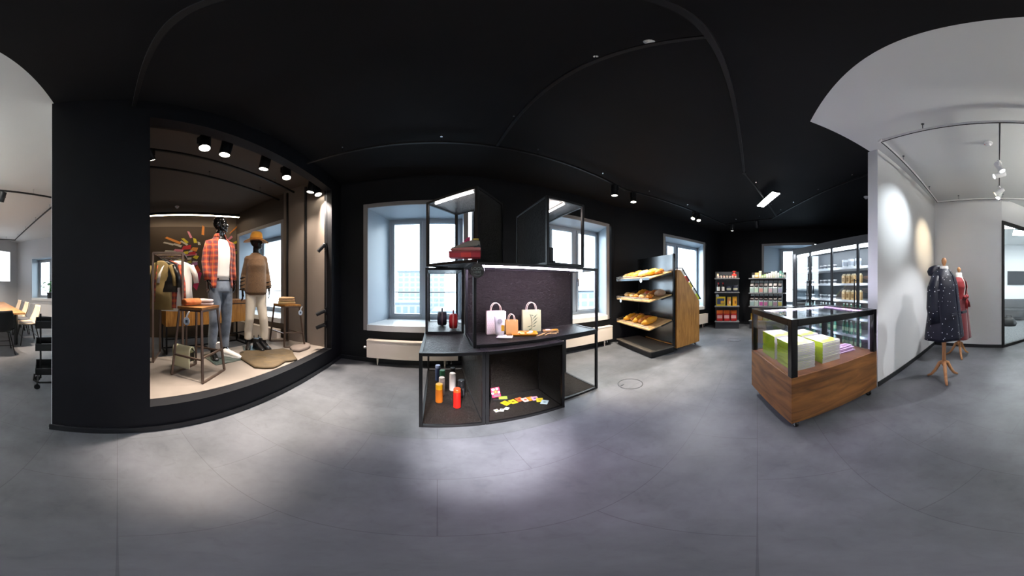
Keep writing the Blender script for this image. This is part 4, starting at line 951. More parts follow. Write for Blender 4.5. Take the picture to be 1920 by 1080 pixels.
# sweets gondola
hA = onz(1403.5, 616); g2a = math.atan2(-.97, -.25); g2w = 1.1
GM2 = R3(g2a, hA)
G2Z = [.69, 1.09, 1.53]
gondola('dark grey shelf with rows of sweets dispensers', hA, g2a, g2w, .36, G2Z, 1.715, base=.25)
mat('clear_plastic', 'C6D2D4', .15, spec=.6, col2='A8B8BA', nscale=20)
DC = ['9FB4B0', 'BFD8C0', 'D89A90', 'C4D0C4', 'D8B8C0', 'B8BEC4', 'A8A8C8']
DC2 = ['8FA8A8', 'A8B8B0', 'C05A9A', 'C87AA0', 'A8C4A0', 'A88A9A', 'C8BE60']
for row, (z, cols) in enumerate(((1.09, DC), (.69, DC2))):
    for i in range(7):
        x = .085 + i * .142
        t = thing('sweets_dispenser', '%s sweets dispenser with dark hatch on the %s row, %s from the left' % ('clear', ('upper', 'lower')[row], ORD[i]), 'dispenser', GM2 @ Vector((x, .19, z)), g2a, 'sweets dispensers')
        w = .062
        b = B(); pr = [(-.13, 0), (.12, 0), (.12, .36), (-.02, .36), (-.04, .3), (-.13, .16)]
        b.add([(-w, y, zz) for y, zz in pr] + [(w, y, zz) for y, zz in pr], [tuple(range(6)), tuple(range(6, 12))[::-1]] + [(q, (q + 1) % 6, 6 + (q + 1) % 6, 6 + q) for q in range(6)])
        b.build('bin', 'clear_plastic', t, bevel=.004)
        B().add([(-w * .9, -.128, .168), (w * .9, -.128, .168), (w * .9, -.045, .298), (-w * .9, -.045, .298), (-w * .9, -.14, .2), (w * .9, -.14, .2), (w * .9, -.075, .3), (-w * .9, -.075, .3)], [(0, 1, 2, 3), (7, 6, 5, 4), (0, 4, 5, 1), (1, 5, 6, 2), (2, 6, 7, 3), (3, 7, 4, 0)]).build('hatch', cmat('2A1A20', .35), t, bevel=.01)
        B().box(-w * .85, w * .85, -.1325, -.129, .02, .13).build('filling', cmat(cols[i], .5), t)
        B().box(-w * .9, w * .9, -.045, .1, .355, .366).build('lid', cmat('E2E4E4', .4), t)
TOPG = [('C8C4C0', .08, .1, 'grey-white carton at the left end'), ('D8B46A', .12, .17, 'golden bread bag'), ('E2D4B0', .08, .22, 'tall cream packet behind the bread bag'), ('9AC07A', .07, .1, 'light green tub'), ('A8C88A', .06, .12, 'second green tub'), ('D8DED8', .07, .13, 'white tub beside the green ones'), ('E4D8D8', .07, .15, 'white packet with pink edge'), ('E4E2DA', .06, .2, 'tall white packet in the middle'), ('DCE2C8', .06, .19, 'pale lime packet'), ('E6E8E8', .06, .21, 'tallest white packet'), ('D8E0E2', .06, .16, 'white carton'), ('7AB8B0', .07, .22, 'tall teal packet'), ('9CC8C0', .06, .16, 'pale teal packet'), ('E0E2E2', .05, .1, 'small white carton at the right end')]
x = .06
for col, w, h, lb in TOPG:
    pillow_bag('snack_packet', lb + ' on the sweets shelf top board', GM2, x + w / 2, .2, 1.53, w, h, .06, cmat(col, .5), g2a, 'packets on the sweets shelf', band=cmat('E8E6DE', .5), cat='packet'); x += w + .005
for i in range(5):
    carton('cereal_box', 'yellow box on the lowest board of the sweets shelf, %s from the left' % ORD[i], GM2, .12 + i * .19, .18, .25, .17, .12, .2, cmat(('D0A42A', 'CF9E3A', 'C2BE6A', 'CFC9A8', 'D2CEBE')[i], .45), g2a, cmat(('D6B04A', 'DCC08A', 'BCC48A', 'DAD6C6', 'DCDAD0')[i], .45), group='boxes on the lowest board')

# ------------------------------------------------------------------ wall of glass-door fridges
fA, fB = Vector((4.60, -.80)), Vector((2.70, -1.66))
fang = dirang(fA, fB); FM = R3(fang, (fA.x, fA.y, 0)); fH = 2.12
mat('fridge_body', '2E3034', .4, spec=.5); mat('fridge_in', '55585C', .45); mat('fridge_shelf', 'E4E6E8', .35); emis('fridge_led', 'F4F8FF', 16)
def fs(px): p = online(px, fA, fB); return (FM.inverted() @ Vector((p.x, p.y, 0))).x
mul = [fs(1494), fs(1520.5), fs(1561), fs(1610)]
mul.append(mul[-1] + (mul[-1] - mul[-2])); FW = mul[-1] + .08
fg = thing('glass_door_fridge', 'long dark wall of glass-door fridges stocked with drinks', 'fridge', (fA.x, fA.y, 0), fang)
B().box(0, FW, .62, .66, .0, fH).build('back_wall', 'fridge_in', fg)
B().box(0, FW, .0, .66, fH - .10, fH).build('top_box', 'fridge_body', fg, bevel=.004)
B().box(0, FW, .0, .66, 0, .16).build('plinth', 'fridge_body', fg, bevel=.004)
B().box(0, .04, .0, .62, .16, fH - .1).build('side_wall', 'fridge_body', fg)
B().box(FW - .04, FW, .0, .62, .16, fH - .1).build('side_wall', 'fridge_body', fg)
FZ = [.17, .42, .73, 1.04, 1.33, 1.62]
for z in FZ[1:]:
    s_ = B().box(.04, FW - .04, .1, .6, z - .03, z).build('shelf_board', 'fridge_shelf', fg)
    B().box(.05, FW - .05, .093, .0995, z - .034, z + .006).build('price_rail', cmat('E8EAEC', .3), s_)
B().box(.05, FW - .05, .10, .16, fH - .17, fH - .10).build('light_cover', 'fridge_led', fg)
for k, (x0, x1) in enumerate(zip(mul, mul[1:])):
    dr = B()
    for q in ((x0, x1, .16, .2), (x0, x1, fH - .15, fH - .1), (x0, x0 + .025, .2, fH - .15), (x1 - .025, x1, .2, fH - .15)): dr.box(q[0] + .002, q[1] - .002, -.035, -.001, q[2], q[3])
    do = dr.build('door', 'fridge_body', fg, bevel=.003)
    B().box(x0 + .02, x1 - .02, -.02, -.014, .195, fH - .145).build('pane', 'fridge_glass', do)
    hx = x1 - .03 if k % 2 == 0 else x0 + .03
    h = B(); h.tube([(hx, -.075, .95), (hx, -.075, 1.4)], .011, 10).bar((hx, -.03, .98), (hx, -.075, .98), .012).bar((hx, -.03, 1.37), (hx, -.075, 1.37), .012); h.build('door_handle', 'black_metal', do)
    B().box(x1 - .05, x1 - .03, .015, .03, .2, fH - .18).build('led_strip', 'fridge_led', fg)
# stock
def proto(name, cat, parts):
    t = thing(name, 'x', cat, (0, 0, 0), 0)
    for nm_, b, m, sm in parts: b.build(nm_, m, t, smooth=sm)
    return t
P_cup = proto('yoghurt_cup', 'cup', [('cup_body', B().lathe([(.03, 0), (.04, .075)], 14), cmat('DCDCDA', .35), False), ('lid', B().lathe([(.042, .075), (.042, .083)], 14), cmat('8A8A8A', .3), False), ('cup_print', B().lathe([(.034, .02), (.0395, .06)], 14), cmat('5A5A60', .4), False)])
P_beige = proto('juice_pack', 'drink', [('pack_body', B().cbox((0, 0, .07), (.07, .07, .14)), cmat('C8A878', .45), False), ('pack_top', B().loft([[(-.035, -.035, .14), (.035, -.035, .14), (.035, .035, .14), (-.035, .035, .14)], [(-.035, -.003, .175), (.035, -.003, .175), (.035, .003, .175), (-.035, .003, .175)]]), cmat('DCCBA8', .45), False), ('pack_print', B().cbox((0, -.0355, .07), (.05, .002, .07)), cmat('8A6A3A', .45), False)])
P_tub = proto('white_tub', 'tub', [('tub_body', B().lathe([(.05, 0), (.058, .13)], 16), cmat('E0E2E4', .35), False), ('lid', B().lathe([(.06, .13), (.06, .142)], 16), cmat('C8CCD0', .3), False), ('tub_print', B().lathe([(.0525, .03), (.0565, .1)], 16), cmat('A8AEB6', .4), False)])
P_green = proto('green_bottle', 'bottle', [('bottle_body', B().lathe([(.03, 0), (.033, .01), (.033, .15), (.014, .2), (.013, .225)], 14), cmat('3E8A6E', .2), True), ('cap', B().lathe([(.016, .22), (.016, .242)], 12), cmat('DCE0DC', .3), False), ('bottle_label', B().lathe([(.0336, .05), (.0336, .12)], 14), cmat('B8D0A0', .45), False)])
P_clear = proto('water_bottle', 'bottle', [('bottle_body', B().lathe([(.03, 0), (.033, .01), (.033, .14), (.014, .19), (.013, .215)], 14), cmat('A8C4C4', .12), True), ('cap', B().lathe([(.016, .21), (.016, .232)], 12), cmat('E4E6E6', .3), False), ('bottle_label', B().lathe([(.0336, .05), (.0336, .11)], 14), cmat('D8DCC0', .45), False)])
PN = {'yoghurt_cup': 'white cup', 'juice_pack': 'beige pack', 'white_tub': 'white tub', 'green_bottle': 'green bottle', 'water_bottle': 'clear bottle'}
SHN = ['on the fridge floor', 'on the lowest fridge shelf', 'on the second fridge shelf', 'on the third fridge shelf', 'on the fourth fridge shelf', 'on the top fridge shelf']
used = set(); cnt = {}
for k, z in enumerate(FZ):
    for d in range(4):
        x0, x1 = mul[d] + .06, mul[d + 1] - .06
        if k <= 1: pr = P_green if (d + k) % 2 == 0 or d > 1 else P_clear
        elif k == 2: pr = P_clear if d < 2 else P_green
        elif d < 2: pr = P_cup
        elif k == 5: pr = P_tub
        else: pr = P_beige
        step = {'white_tub': .135, 'juice_pack': .098, 'yoghurt_cup': .105}.get(pr.name, .082)
        n = max(2, int((x1 - x0) / step))
        for i in range(n):
            c = cnt[(pr.name, k, d)] = cnt.get((pr.name, k, d), 0) + 1
            lb = '%s %s behind the %s door, %s from the left' % (PN[pr.name], SHN[k], ORD[d], ORD[i])
            loc = FM @ Vector((x0 + (i + .5) * (x1 - x0) / n, .17 + (.0 if i % 3 else .02), z + .001))
            if pr.name not in used:
                used.add(pr.name); t = pr; t.location = loc; t.rotation_euler = (0, 0, fang); t['label'] = lb; t['group'] = SHN[k]
            else: dup(pr, loc, fang, lb, SHN[k])

# ------------------------------------------------------------------ mannequins in the shop window
mat('mannequin_black', '121110', .16, spec=.6, coat=.6); mat('mannequin_matt', '0F0D0C', .32, spec=.5)
mat('denim', '3A424E', .8, col2='7A8492', nscale=5, bump=.15, bscale=90, sheen=.2); mat('white_cotton', 'E6E2DC', .8, bump=.12, bscale=14); mat('knit', '5E452C', .9, col2='6A4E32', nscale=30, bump=.5, bscale=120, sheen=.3)
mat('cream_twill', 'DCD0BC', .8, bump=.1, bscale=12); mat('felt', 'C8861E', .85, col2='D89A34', nscale=10, sheen=.3); mat('leather', '1A1B1D', .28, spec=.6, bump=.08, bscale=30); mat('khaki', '8A7448', .75, col2='9A8454', nscale=6, bump=.15, bscale=20)
mat('khaki_jacket', '4A3D29', .8, col2='5A4A32', nscale=9, bump=.35, bscale=14)
def plaid(name, base, dark, light, per=.075):
    m = mat(name, base, .85, sheen=.2); nt = m.node_tree; p = nt.nodes['Principled BSDF']; L = nt.links.new
    tc = nt.nodes.new('ShaderNodeTexCoord'); sp = nt.nodes.new('ShaderNodeSeparateXYZ'); L(tc.outputs['Object'], sp.inputs[0])
    def band(sock, width, off):
        a = nt.nodes.new('ShaderNodeMath'); a.operation = 'MULTIPLY_ADD'; a.inputs[1].default_value = 1 / per; a.inputs[2].default_value = off + 20; L(sock, a.inputs[0])
        f = nt.nodes.new('ShaderNodeMath'); f.operation = 'FRACT'; L(a.outputs[0], f.inputs[0])
        c = nt.nodes.new('ShaderNodeMath'); c.operation = 'COMPARE'; c.inputs[1].default_value = .5; c.inputs[2].default_value = width; L(f.outputs[0], c.inputs[0]); return c.outputs[0]
    cur = None
    def mixin(fac_sock, k, col, prev):
        mu = nt.nodes.new('ShaderNodeMath'); mu.operation = 'MULTIPLY'; mu.inputs[1].default_value = k; L(fac_sock, mu.inputs[0])
        mx = nt.nodes.new('ShaderNodeMix'); mx.data_type = 'RGBA'; L(mu.outputs[0], mx.inputs[0])
        if prev is None: mx.inputs[6].default_value = lin(base)
        else: L(prev, mx.inputs[6])
        mx.inputs[7].default_value = lin(col); return mx.outputs[2]
    cur = mixin(band(sp.outputs[0], .22, 0), .5, dark, None); cur = mixin(band(sp.outputs[2], .22, .2), .55, dark, cur)
    cur = mixin(band(sp.outputs[0], .05, .5), .6, light, cur); cur = mixin(band(sp.outputs[2], .05, .7), .5, light, cur)
    L(cur, p.inputs['Base Color'])
plaid('plaid', 'B84028', '33343E', 'D0803A')

def ell(c, rx, ry, n=18, rz=0.0):
    out = []
    for i in range(n):
        a = 2 * math.pi * i / n; x, y = rx * math.cos(a), ry * math.sin(a)
        out.append((c[0] + x * math.cos(rz) - y * math.sin(rz), c[1] + x * math.sin(rz) + y * math.cos(rz), c[2]))
    return out
def add_head(b, c, h, yaw):
    """head with face, looking along -y before yaw; c = chin-level centre on the neck axis"""
    m0 = b.m; s = h / .23
    b.tf(m0 @ Matrix.Translation(c) @ Matrix.Rotation(yaw, 4, 'Z') @ Matrix.Scale(s, 4))
    R = [(-.01, .030, .030, -.055), (.005, .045, .05, -.05), (.03, .058, .072, -.03), (.06, .066, .088, -.012), (.10, .072, .096, .0), (.14, .074, .099, .006), (.175, .070, .094, .008), (.205, .055, .076, .008), (.222, .034, .048, .008), (.229, .012, .018, .008)]
    b.loft([ell((0, cy, z), rx, ry) for z, rx, ry, cy in R])
    b.loft([ell((0, -.098, .115), .008, .006, 8), ell((0, -.107, .09), .011, .012, 8), ell((0, -.112, .075), .015, .016, 8), ell((0, -.098, .066), .012, .01, 8)])      # nose
    b.loft([ell((0, -.093, .05), .02, .012, 8), ell((0, -.098, .045), .022, .012, 8), ell((0, -.092, .036), .018, .012, 8)])        # lips
    b.ball((0, -.082, .008), (.022, .018, .018), 8, 6)                                                                              # chin
    for sx in (-1, 1):
        b.ball((sx * .031, -.082, .123), (.024, .014, .009), 8, 6)                                                                  # brow
        b.ball((sx * .03, -.083, .106), (.013, .009, .008), 8, 6)                                                                   # eyelid
        b.ball((sx * .074, .012, .095), (.011, .02, .034), 8, 6)                                                                    # ear
        b.ball((sx * .045, -.065, .075), (.022, .022, .022), 8, 6)                                                                  # cheek
    b.tf(m0)
def add_hand(b, w, d, side, s=1.0):
    """palm and five fingers from wrist w along d; side = direction of the thumb"""
    w = Vector(w); d = Vector(d).normalized(); sd = Vector(side); sd = (sd - d * sd.dot(d)).normalized(); nrm = d.cross(sd)
    pc = [w, w + d * .03 * s, w + d * .065 * s, w + d * .095 * s]
    b.loft([[tuple(p + sd * (a * math.cos(q)) + nrm * (t_ * math.sin(q))) for q in [2 * math.pi * i / 12 for i in range(12)]] for p, a, t_ in zip(pc, (.026 * s, .035 * s, .042 * s, .040 * s), (.02 * s, .017 * s, .015 * s, .012 * s))])
    for i, (o, L) in enumerate(((.031, .075), (.0105, .088), (-.0105, .082), (-.031, .062))):
        q = w + d * .088 * s + sd * o * s; e = [q, q + (d + sd * o * 2) * L * .45 * s, q + (d + sd * o * 2) * L * .75 * s + nrm * .012 * s, q + (d + sd * o * 2) * L * .95 * s + nrm * .028 * s]
        b.tube(e, [.0095 * s, .0088 * s, .0082 * s, .0065 * s], 8)
    q = w + d * .025 * s + sd * .03 * s
    b.tube([q, q + (d * .6 + sd * .8).normalized() * .035 * s, q + (d * .6 + sd * .8).normalized() * .05 * s + d * .02 * s, q + (d * .6 + sd * .8).normalized() * .055 * s + d * .042 * s], [.013 * s, .011 * s, .0095 * s, .007 * s], 8)
def add_foot(b, a, yaw, s=1.0):
    m0 = b.m; b.tf(m0 @ Matrix.Translation((a[0], a[1], 0)) @ Matrix.Rotation(yaw, 4, 'Z') @ Matrix.Scale(s, 4))
    b.loft([[(sx * w, y, z0 + (z1 - z0) * k) for sx, k in ((-1, .1), (-.9, 0), (.9, 0), (1, .1), (.95, .6), (.5, 1), (-.5, 1), (-.95, .6))] for y, w, z0, z1 in ((.075, .022, .0, .05), (.055, .034, 0, .085), (.0, .036, 0, .115), (-.05, .038, 0, .085), (-.1, .044, 0, .058), (-.145, .045, 0, .042), (-.175, .034, 0, .03), (-.188, .016, .003, .02))])
    b.tf(m0)

def leg(b, hip, knee, ank, rs, n=14):
    pts = [hip, tuple(Vector(hip).lerp(Vector(knee), .5)), knee, tuple(Vector(knee).lerp(Vector(ank), .35)), ank]
    b.tube(pts, rs, n)
# ---- man with the open plaid shirt
mp = onz(413, 669, PLAT)
man = thing('mannequin', 'black male mannequin in an open red plaid shirt and grey jeans', 'mannequin', mp, math.radians(90 + 0))
z0 = .018
B().box(-.21, .21, -.27, .17, 0, .012).build('base_plate', cmat('6E7E78', .1, trans=.6), man, bevel=.002)
FL, FR = (-.105, .01), (.11, .045)
b = B()
tors = [(.98, .135, .10, 0), (1.06, .14, .105, .005), (1.16, .125, .095, .0), (1.28, .135, .1, -.005), (1.42, .152, .11, -.008), (1.54, .158, .1, 0), (1.62, .14, .08, .008), (1.67, .09, .07, .012), (1.70, .062, .06, .012), (1.78, .055, .058, .0)]
b.loft([ell((0, cy, z), rx, ry) for z, rx, ry, cy in tors])
add_head(b, (0, -.0, 1.765), .232, math.radians(42))
AL = [(-.165, .005, 1.60), (-.205, .03, 1.34), (-.205, -.03, 1.08)]; AR = [(.165, .005, 1.60), (.205, .04, 1.34), (.21, -.01, 1.08)]
for A_, s in ((AL, -1), (AR, 1)):
    b.ball((A_[0][0] * .9, A_[0][1], A_[0][2] - .015), (.045, .045, .045)); b.tube([A_[0], tuple(Vector(A_[0]).lerp(Vector(A_[1]), .5)), A_[1], tuple(Vector(A_[1]).lerp(Vector(A_[2]), .4)), A_[2]], [.048, .043, .036, .035, .026], 12)
    add_hand(b, A_[2], (0, -.12, -1), (-s * .2, -1, 0))
leg(b, (-.085, 0, .96), (-.10, -.02, .54), (FL[0], FL[1] + .02, .10), [.075, .066, .05, .046, .034]); leg(b, (.085, 0, .96), (.105, .01, .54), (FR[0], FR[1] + .02, .10), [.075, .066, .05, .046, .034])
b.m = Matrix.Translation((0, 0, z0)); add_foot(b, FL, math.radians(-12)); add_foot(b, FR, math.radians(14)); b.m = Matrix.Identity(4)
b.build('body', 'mannequin_black', man, remesh=.0075)
j = B()
j.loft([ell((0, .0, z), rx, ry) for z, rx, ry in ((.93, .15, .12), (.98, .165, .125), (1.06, .158, .12), (1.10, .148, .114))])
for hx, kx, ax, ky, ay in ((-.088, -.102, FL[0], -.022, FL[1] + .02), (.088, .106, FR[0], .008, FR[1] + .02)):
    j.tube([(hx, 0, .99), (hx * 1.02, -.008, .78), (kx, ky, .54), (ax, ay - .005, .3), (ax, ay, .13)], [.094, .088, .07, .065, .058], 16)
j.build('jeans', 'denim', man, remesh=.011)
B().loft([ell((0, 0, 1.085), .152, .118), ell((0, 0, 1.115), .15, .116)], caps=False).build('belt', 'leather', man, solid=.008)
ts = B(); ts.loft([ell((0, cy, z), rx + .012, ry + .012) for z, rx, ry, cy in ((1.09, .14, .108, 0), (1.16, .136, .104, 0), (1.28, .142, .106, -.005), (1.42, .158, .114, -.008), (1.54, .16, .104, 0), (1.60, .145, .088, .005), (1.645, .1, .07, .01))], caps=False)
ts.build('t_shirt', 'white_cotton', man, smooth=True, solid=.004)
sr = [(.985, .182, .148, 0), (1.08, .176, .145, .0), (1.2, .166, .134, .0), (1.32, .168, .134, -.004), (1.44, .178, .138, -.006), (1.54, .18, .126, .0), (1.615, .16, .104, .008), (1.665, .11, .085, .014), (1.70, .082, .075, .014)]
def shirt_grid(b, rows, gap, n=34):
    def f(u, v):
        k = v * (len(rows) - 1); i = min(int(k), len(rows) - 2); t_ = k - i
        r = [rows[i][q] * (1 - t_) + rows[i + 1][q] * t_ for q in range(4)]
        g = gap(v); a = -math.pi / 2 + g[0] + u * (2 * math.pi - g[0] - g[1]); fold = 1 + .03 * math.sin(a * 7 + v * 3) * (1 - v)
        return (r[1] * fold * math.cos(a), r[3] + r[2] * fold * math.sin(a), r[0])
    b.grid(f, n, 22)
sb = B(); shirt_grid(sb, sr, lambda v: (.50 + .1 * (1 - v), .42 + .3 * (1 - v)))
for A_, s in ((AL, -1), (AR, 1)):
    q = [Vector(p) for p in A_]; pp = [Vector((s * .095, .006, 1.612)), q[0] + Vector((-s * .008, 0, -.018)), q[0].lerp(q[1], .45), q[1], q[1].lerp(q[2], .5), q[2] + Vector((0, .005, .01))]
    rings = []
    sb.tube([tuple(p) for p in pp], [.05, .07, .064, .056, .05, .044], 16)
sb.build('plaid_shirt', 'plaid', man, smooth=True, solid=.005)
cl = B(); cl.grid(lambda u, v: ((.072 + .022 * v) * math.cos(-math.pi / 2 + .55 + u * (2 * math.pi - 1.1)), .012 + (.068 + .02 * v) * math.sin(-math.pi / 2 + .55 + u * (2 * math.pi - 1.1)), 1.735 - .05 * v - .02 * math.sin(u * math.pi) * 0), 20, 4)
cl.build('collar', 'plaid', man, smooth=True, solid=.005)
# ---- white sneakers beside his feet
def low_shoe(name, label, p, rz, tilt, m, ms, cat='shoe'):
    t = thing(name, label, cat, p, rz); t.rotation_euler = (tilt, 0, rz)
    B().loft([[(sx * w, y, z0_ + (z1 - z0_) * k) for sx, k in ((-1, .1), (-.92, 0), (.92, 0), (1, .1), (.97, .9), (-.97, .9))] for y, w, z0_, z1 in ((.085, .03, .0, .03), (.06, .038, 0, .032), (-.04, .038, 0, .03), (-.12, .047, 0, .03), (-.18, .04, .002, .03), (-.205, .02, .006, .028))]).build('sole', ms, t, smooth=False)
    B().loft([[(sx * w, y, z0_ + (z1 - z0_) * k) for sx, k in ((-1, 0), (1, 0), (1.02, .5), (.6, 1), (-.6, 1), (-1.02, .5))] for y, w, z0_, z1 in ((.083, .024, .026, .08), (.06, .034, .026, .1), (.0, .036, .026, .098), (-.05, .036, .026, .085), (-.11, .043, .024, .064), (-.17, .036, .022, .048), (-.198, .016, .02, .034))]).build('upper', m, t, smooth=True)
    for i in range(4): B().tube([(-.024, -.03 - i * .022, .088 - i * .007), (0, -.03 - i * .022, .1 - i * .009), (.024, -.03 - i * .022, .088 - i * .007)], .0035, 6).build('lace', ms, t)
    return t
low_shoe('white_sneaker', 'white sneaker standing on the glass plate beside the mannequin', onz(427, 669, PLAT) + Vector((0, 0, .013)), math.radians(118), 0, 'white_cotton', cmat('E8E6E2', .4))
low_shoe('white_sneaker', 'white sneaker propped on its heel behind the stool leg', onz(411, 674, PLAT) + Vector((0, 0, .085)), math.radians(60), math.radians(-62), 'white_cotton', cmat('E8E6E2', .4))
# ---- woman with hat and brown sweater
wp = onz(480, 654, PLAT)
wom = thing('mannequin', 'black female mannequin in brown sweater, white trousers and orange hat', 'mannequin', wp, math.radians(90 - 30))
B().box(-.2, .2, -.22, .16, 0, .012).build('base_plate', cmat('6E8A92', .1, trans=.6), wom, bevel=.002)
b = B()
tors = [(.92, .125, .09, .01), (1.0, .128, .095, .015), (1.10, .105, .08, .005), (1.2, .108, .082, -.002), (1.31, .125, .1, -.012), (1.42, .135, .085, .0), (1.475, .105, .068, .008), (1.505, .06, .055, .012), (1.56, .046, .048, .008), (1.62, .046, .048, -.002)]
b.loft([ell((0, cy, z), rx, ry) for z, rx, ry, cy in tors]); add_head(b, (0, -.005, 1.60), .225, math.radians(48))
WL = [(-.14, .005, 1.43), (-.185, .05, 1.18), (-.21, .0, .93)]; WR = [(.14, .005, 1.43), (.18, .04, 1.2), (.2, -.04, .96)]
for A_, s in ((WL, -1), (WR, 1)):
    b.ball((A_[0][0] * .85, A_[0][1], A_[0][2] - .02), (.04, .04, .04)); b.tube([A_[0], tuple(Vector(A_[0]).lerp(Vector(A_[1]), .5)), A_[1], tuple(Vector(A_[1]).lerp(Vector(A_[2]), .4)), A_[2]], [.04, .036, .03, .029, .021], 12)
    add_hand(b, A_[2], (0, -.1, -1), (-s * .2, -1, 0), .92)
GL, GR = (-.115, .03), (.135, -.02)
leg(b, (-.08, 0, .9), (-.1, -.01, .5), (GL[0], GL[1] + .02, .1), [.066, .056, .042, .036, .028]); leg(b, (.08, 0, .9), (.11, -.03, .5), (GR[0], GR[1] + .02, .1), [.066, .056, .042, .036, .028])
b.m = Matrix.Translation((0, 0, z0)); add_foot(b, GL, math.radians(-10), .92); add_foot(b, GR, math.radians(18), .92); b.m = Matrix.Identity(4)
b.build('body', 'mannequin_matt', wom, remesh=.0075)
j = B(); j.loft([ell((0, .01, z), rx, ry) for z, rx, ry in ((.86, .14, .11), (.92, .152, .118), (1.0, .148, .115), (1.03, .13, .105))])
for hx, kx, ky, ax, ay in ((-.082, -.1, -.012, GL[0], GL[1] + .02), (.082, .112, -.032, GR[0], GR[1] + .02)):
    j.tube([(hx, .005, .92), (hx * 1.02, .0, .72), (kx, ky, .5), (ax, ay - .003, .3), (ax, ay, .155)], [.088, .082, .068, .066, .062], 16)
j.build('trousers', 'cream_twill', wom, remesh=.011)
sw = B(); sw.loft([ell((0, cy, z), rx, ry, 24) for z, rx, ry, cy in ((.87, .16, .13, .01), (.89, .165, .134, .01), (.91, .176, .144, .008), (1.02, .17, .138, .008), (1.12, .16, .128, .004), (1.22, .154, .122, .0), (1.32, .156, .128, -.008), (1.42, .152, .108, .0), (1.475, .122, .085, .008), (1.515, .078, .066, .012), (1.53, .072, .062, .012))])
for A_, s in ((WL, -1), (WR, 1)):
    q = [Vector(p) for p in A_]; q[0] += Vector((-s * .02, 0, -.005))
    sw.ball((s * .122, .006, 1.425), (.066, .066, .064), 14, 10)
    sw.tube([tuple(q[0]), tuple(q[0].lerp(q[1], .5)), tuple(q[1]), tuple(q[1].lerp(q[2], .5)), tuple(q[2] + Vector((0, 0, .015)))], [.062, .056, .05, .05, .042], 16)
sw.build('sweater', 'knit', wom, remesh=.01)
for A_, ks in ((WL, (.15, .38, .62, .85)), (WR, (.55, .8))):
    q0, q1 = Vector(A_[1]), Vector(A_[2])
    for k in ks:
        c = q0.lerp(q1, k); r = .051 - .008 * k
        B().tube([(c.x + r * math.cos(a) + .012 * math.sin(a), c.y + r * math.sin(a), c.z + .012 * math.cos(a)) for a in [2 * math.pi * i / 18 for i in range(18)]], .009, 8, closed=True).build('sleeve_stripe', cmat('17120E', .9), wom, smooth=True)
hc = Matrix.Translation((.0, -.0, 1.60)) @ Matrix.Rotation(math.radians(48), 4, 'Z') @ Matrix.Translation((0, 0, .135)) @ Matrix.Rotation(math.radians(5), 4, 'X')
ht = B().tf(hc); ht.lathe([(.086, -.01), (.092, .02), (.09, .07), (.08, .115), (.06, .14), (.03, .138), (.002, .13)], 28, ex=.92, ey=1.15)
ht.build('hat_crown', 'felt', wom, smooth=True)
br = B().tf(hc); br.grid(lambda u, v: ((.085 + .1 * v) * .92 * math.cos(2 * math.pi * u), (.085 + .1 * v) * 1.12 * math.sin(2 * math.pi * u), -.005 - .012 * v + .02 * v * math.sin(2 * math.pi * u * 2 + .6)), 40, 5, closed_u=True)
br.build('hat_brim', 'felt', wom, smooth=True, solid=.005)
B().tf(hc).loft([[(x * 1.02, y * 1.02, z) for x, y, z in ell((0, 0, zz), .093 * .92, .093 * 1.15, 28)] for zz in (.008, .032)], caps=False).build('hat_band', cmat('8A5410', .8), wom, solid=.003)
# boots on her plate
def boot(label, p, rz):
    t = thing('ankle_boot', label, 'boot', p, rz)
    B().loft([[(sx * w, y, z) for sx in (-1, 1) for z in ((0, .022) if sx < 0 else (.022, 0))] for y, w in ((.08, .03), (.05, .036), (-.05, .034), (-.13, .043), (-.19, .032), (-.205, .014))]).build('sole', cmat('0C0C0D', .5), t)
    b = B(); b.loft([[(sx * w, y, .02 + (z1 - .02) * k) for sx, k in ((-1, 0), (1, 0), (1.03, .45), (.65, 1), (-.65, 1), (-1.03, .45))] for y, w, z1 in ((.082, .02, .1), (.06, .034, .13), (.0, .036, .13), (-.06, .036, .1), (-.12, .042, .07), (-.18, .032, .052), (-.2, .014, .036))])
    b.loft([ell((0, .025, z), rx, ry, 16) for z, rx, ry in ((.06, .036, .055), (.11, .038, .056), (.16, .04, .058), (.175, .04, .058))])
    b.build('shaft', 'leather', t, remesh=.006)
    for s in (-1, 1): B().cbox((s * .04, .02, .14), (.004, .04, .06)).build('elastic', cmat('26282A', .9), t)
    B().tube([(0, .083, .165), (0, .09, .19), (0, .083, .21), (0, .078, .175)], .004, 6).build('pull_tab', cmat('1A1A1C', .8), t)
boot('black ankle boot in the middle of the glass plate', onz(479, 655, PLAT) + Vector((.03, .0, .0125)), math.radians(90 - 8))
boot('black ankle boot beside the mannequin right foot', onz(489, 653.5, PLAT) + Vector((.02, .0, .0125)), math.radians(90 - 2))

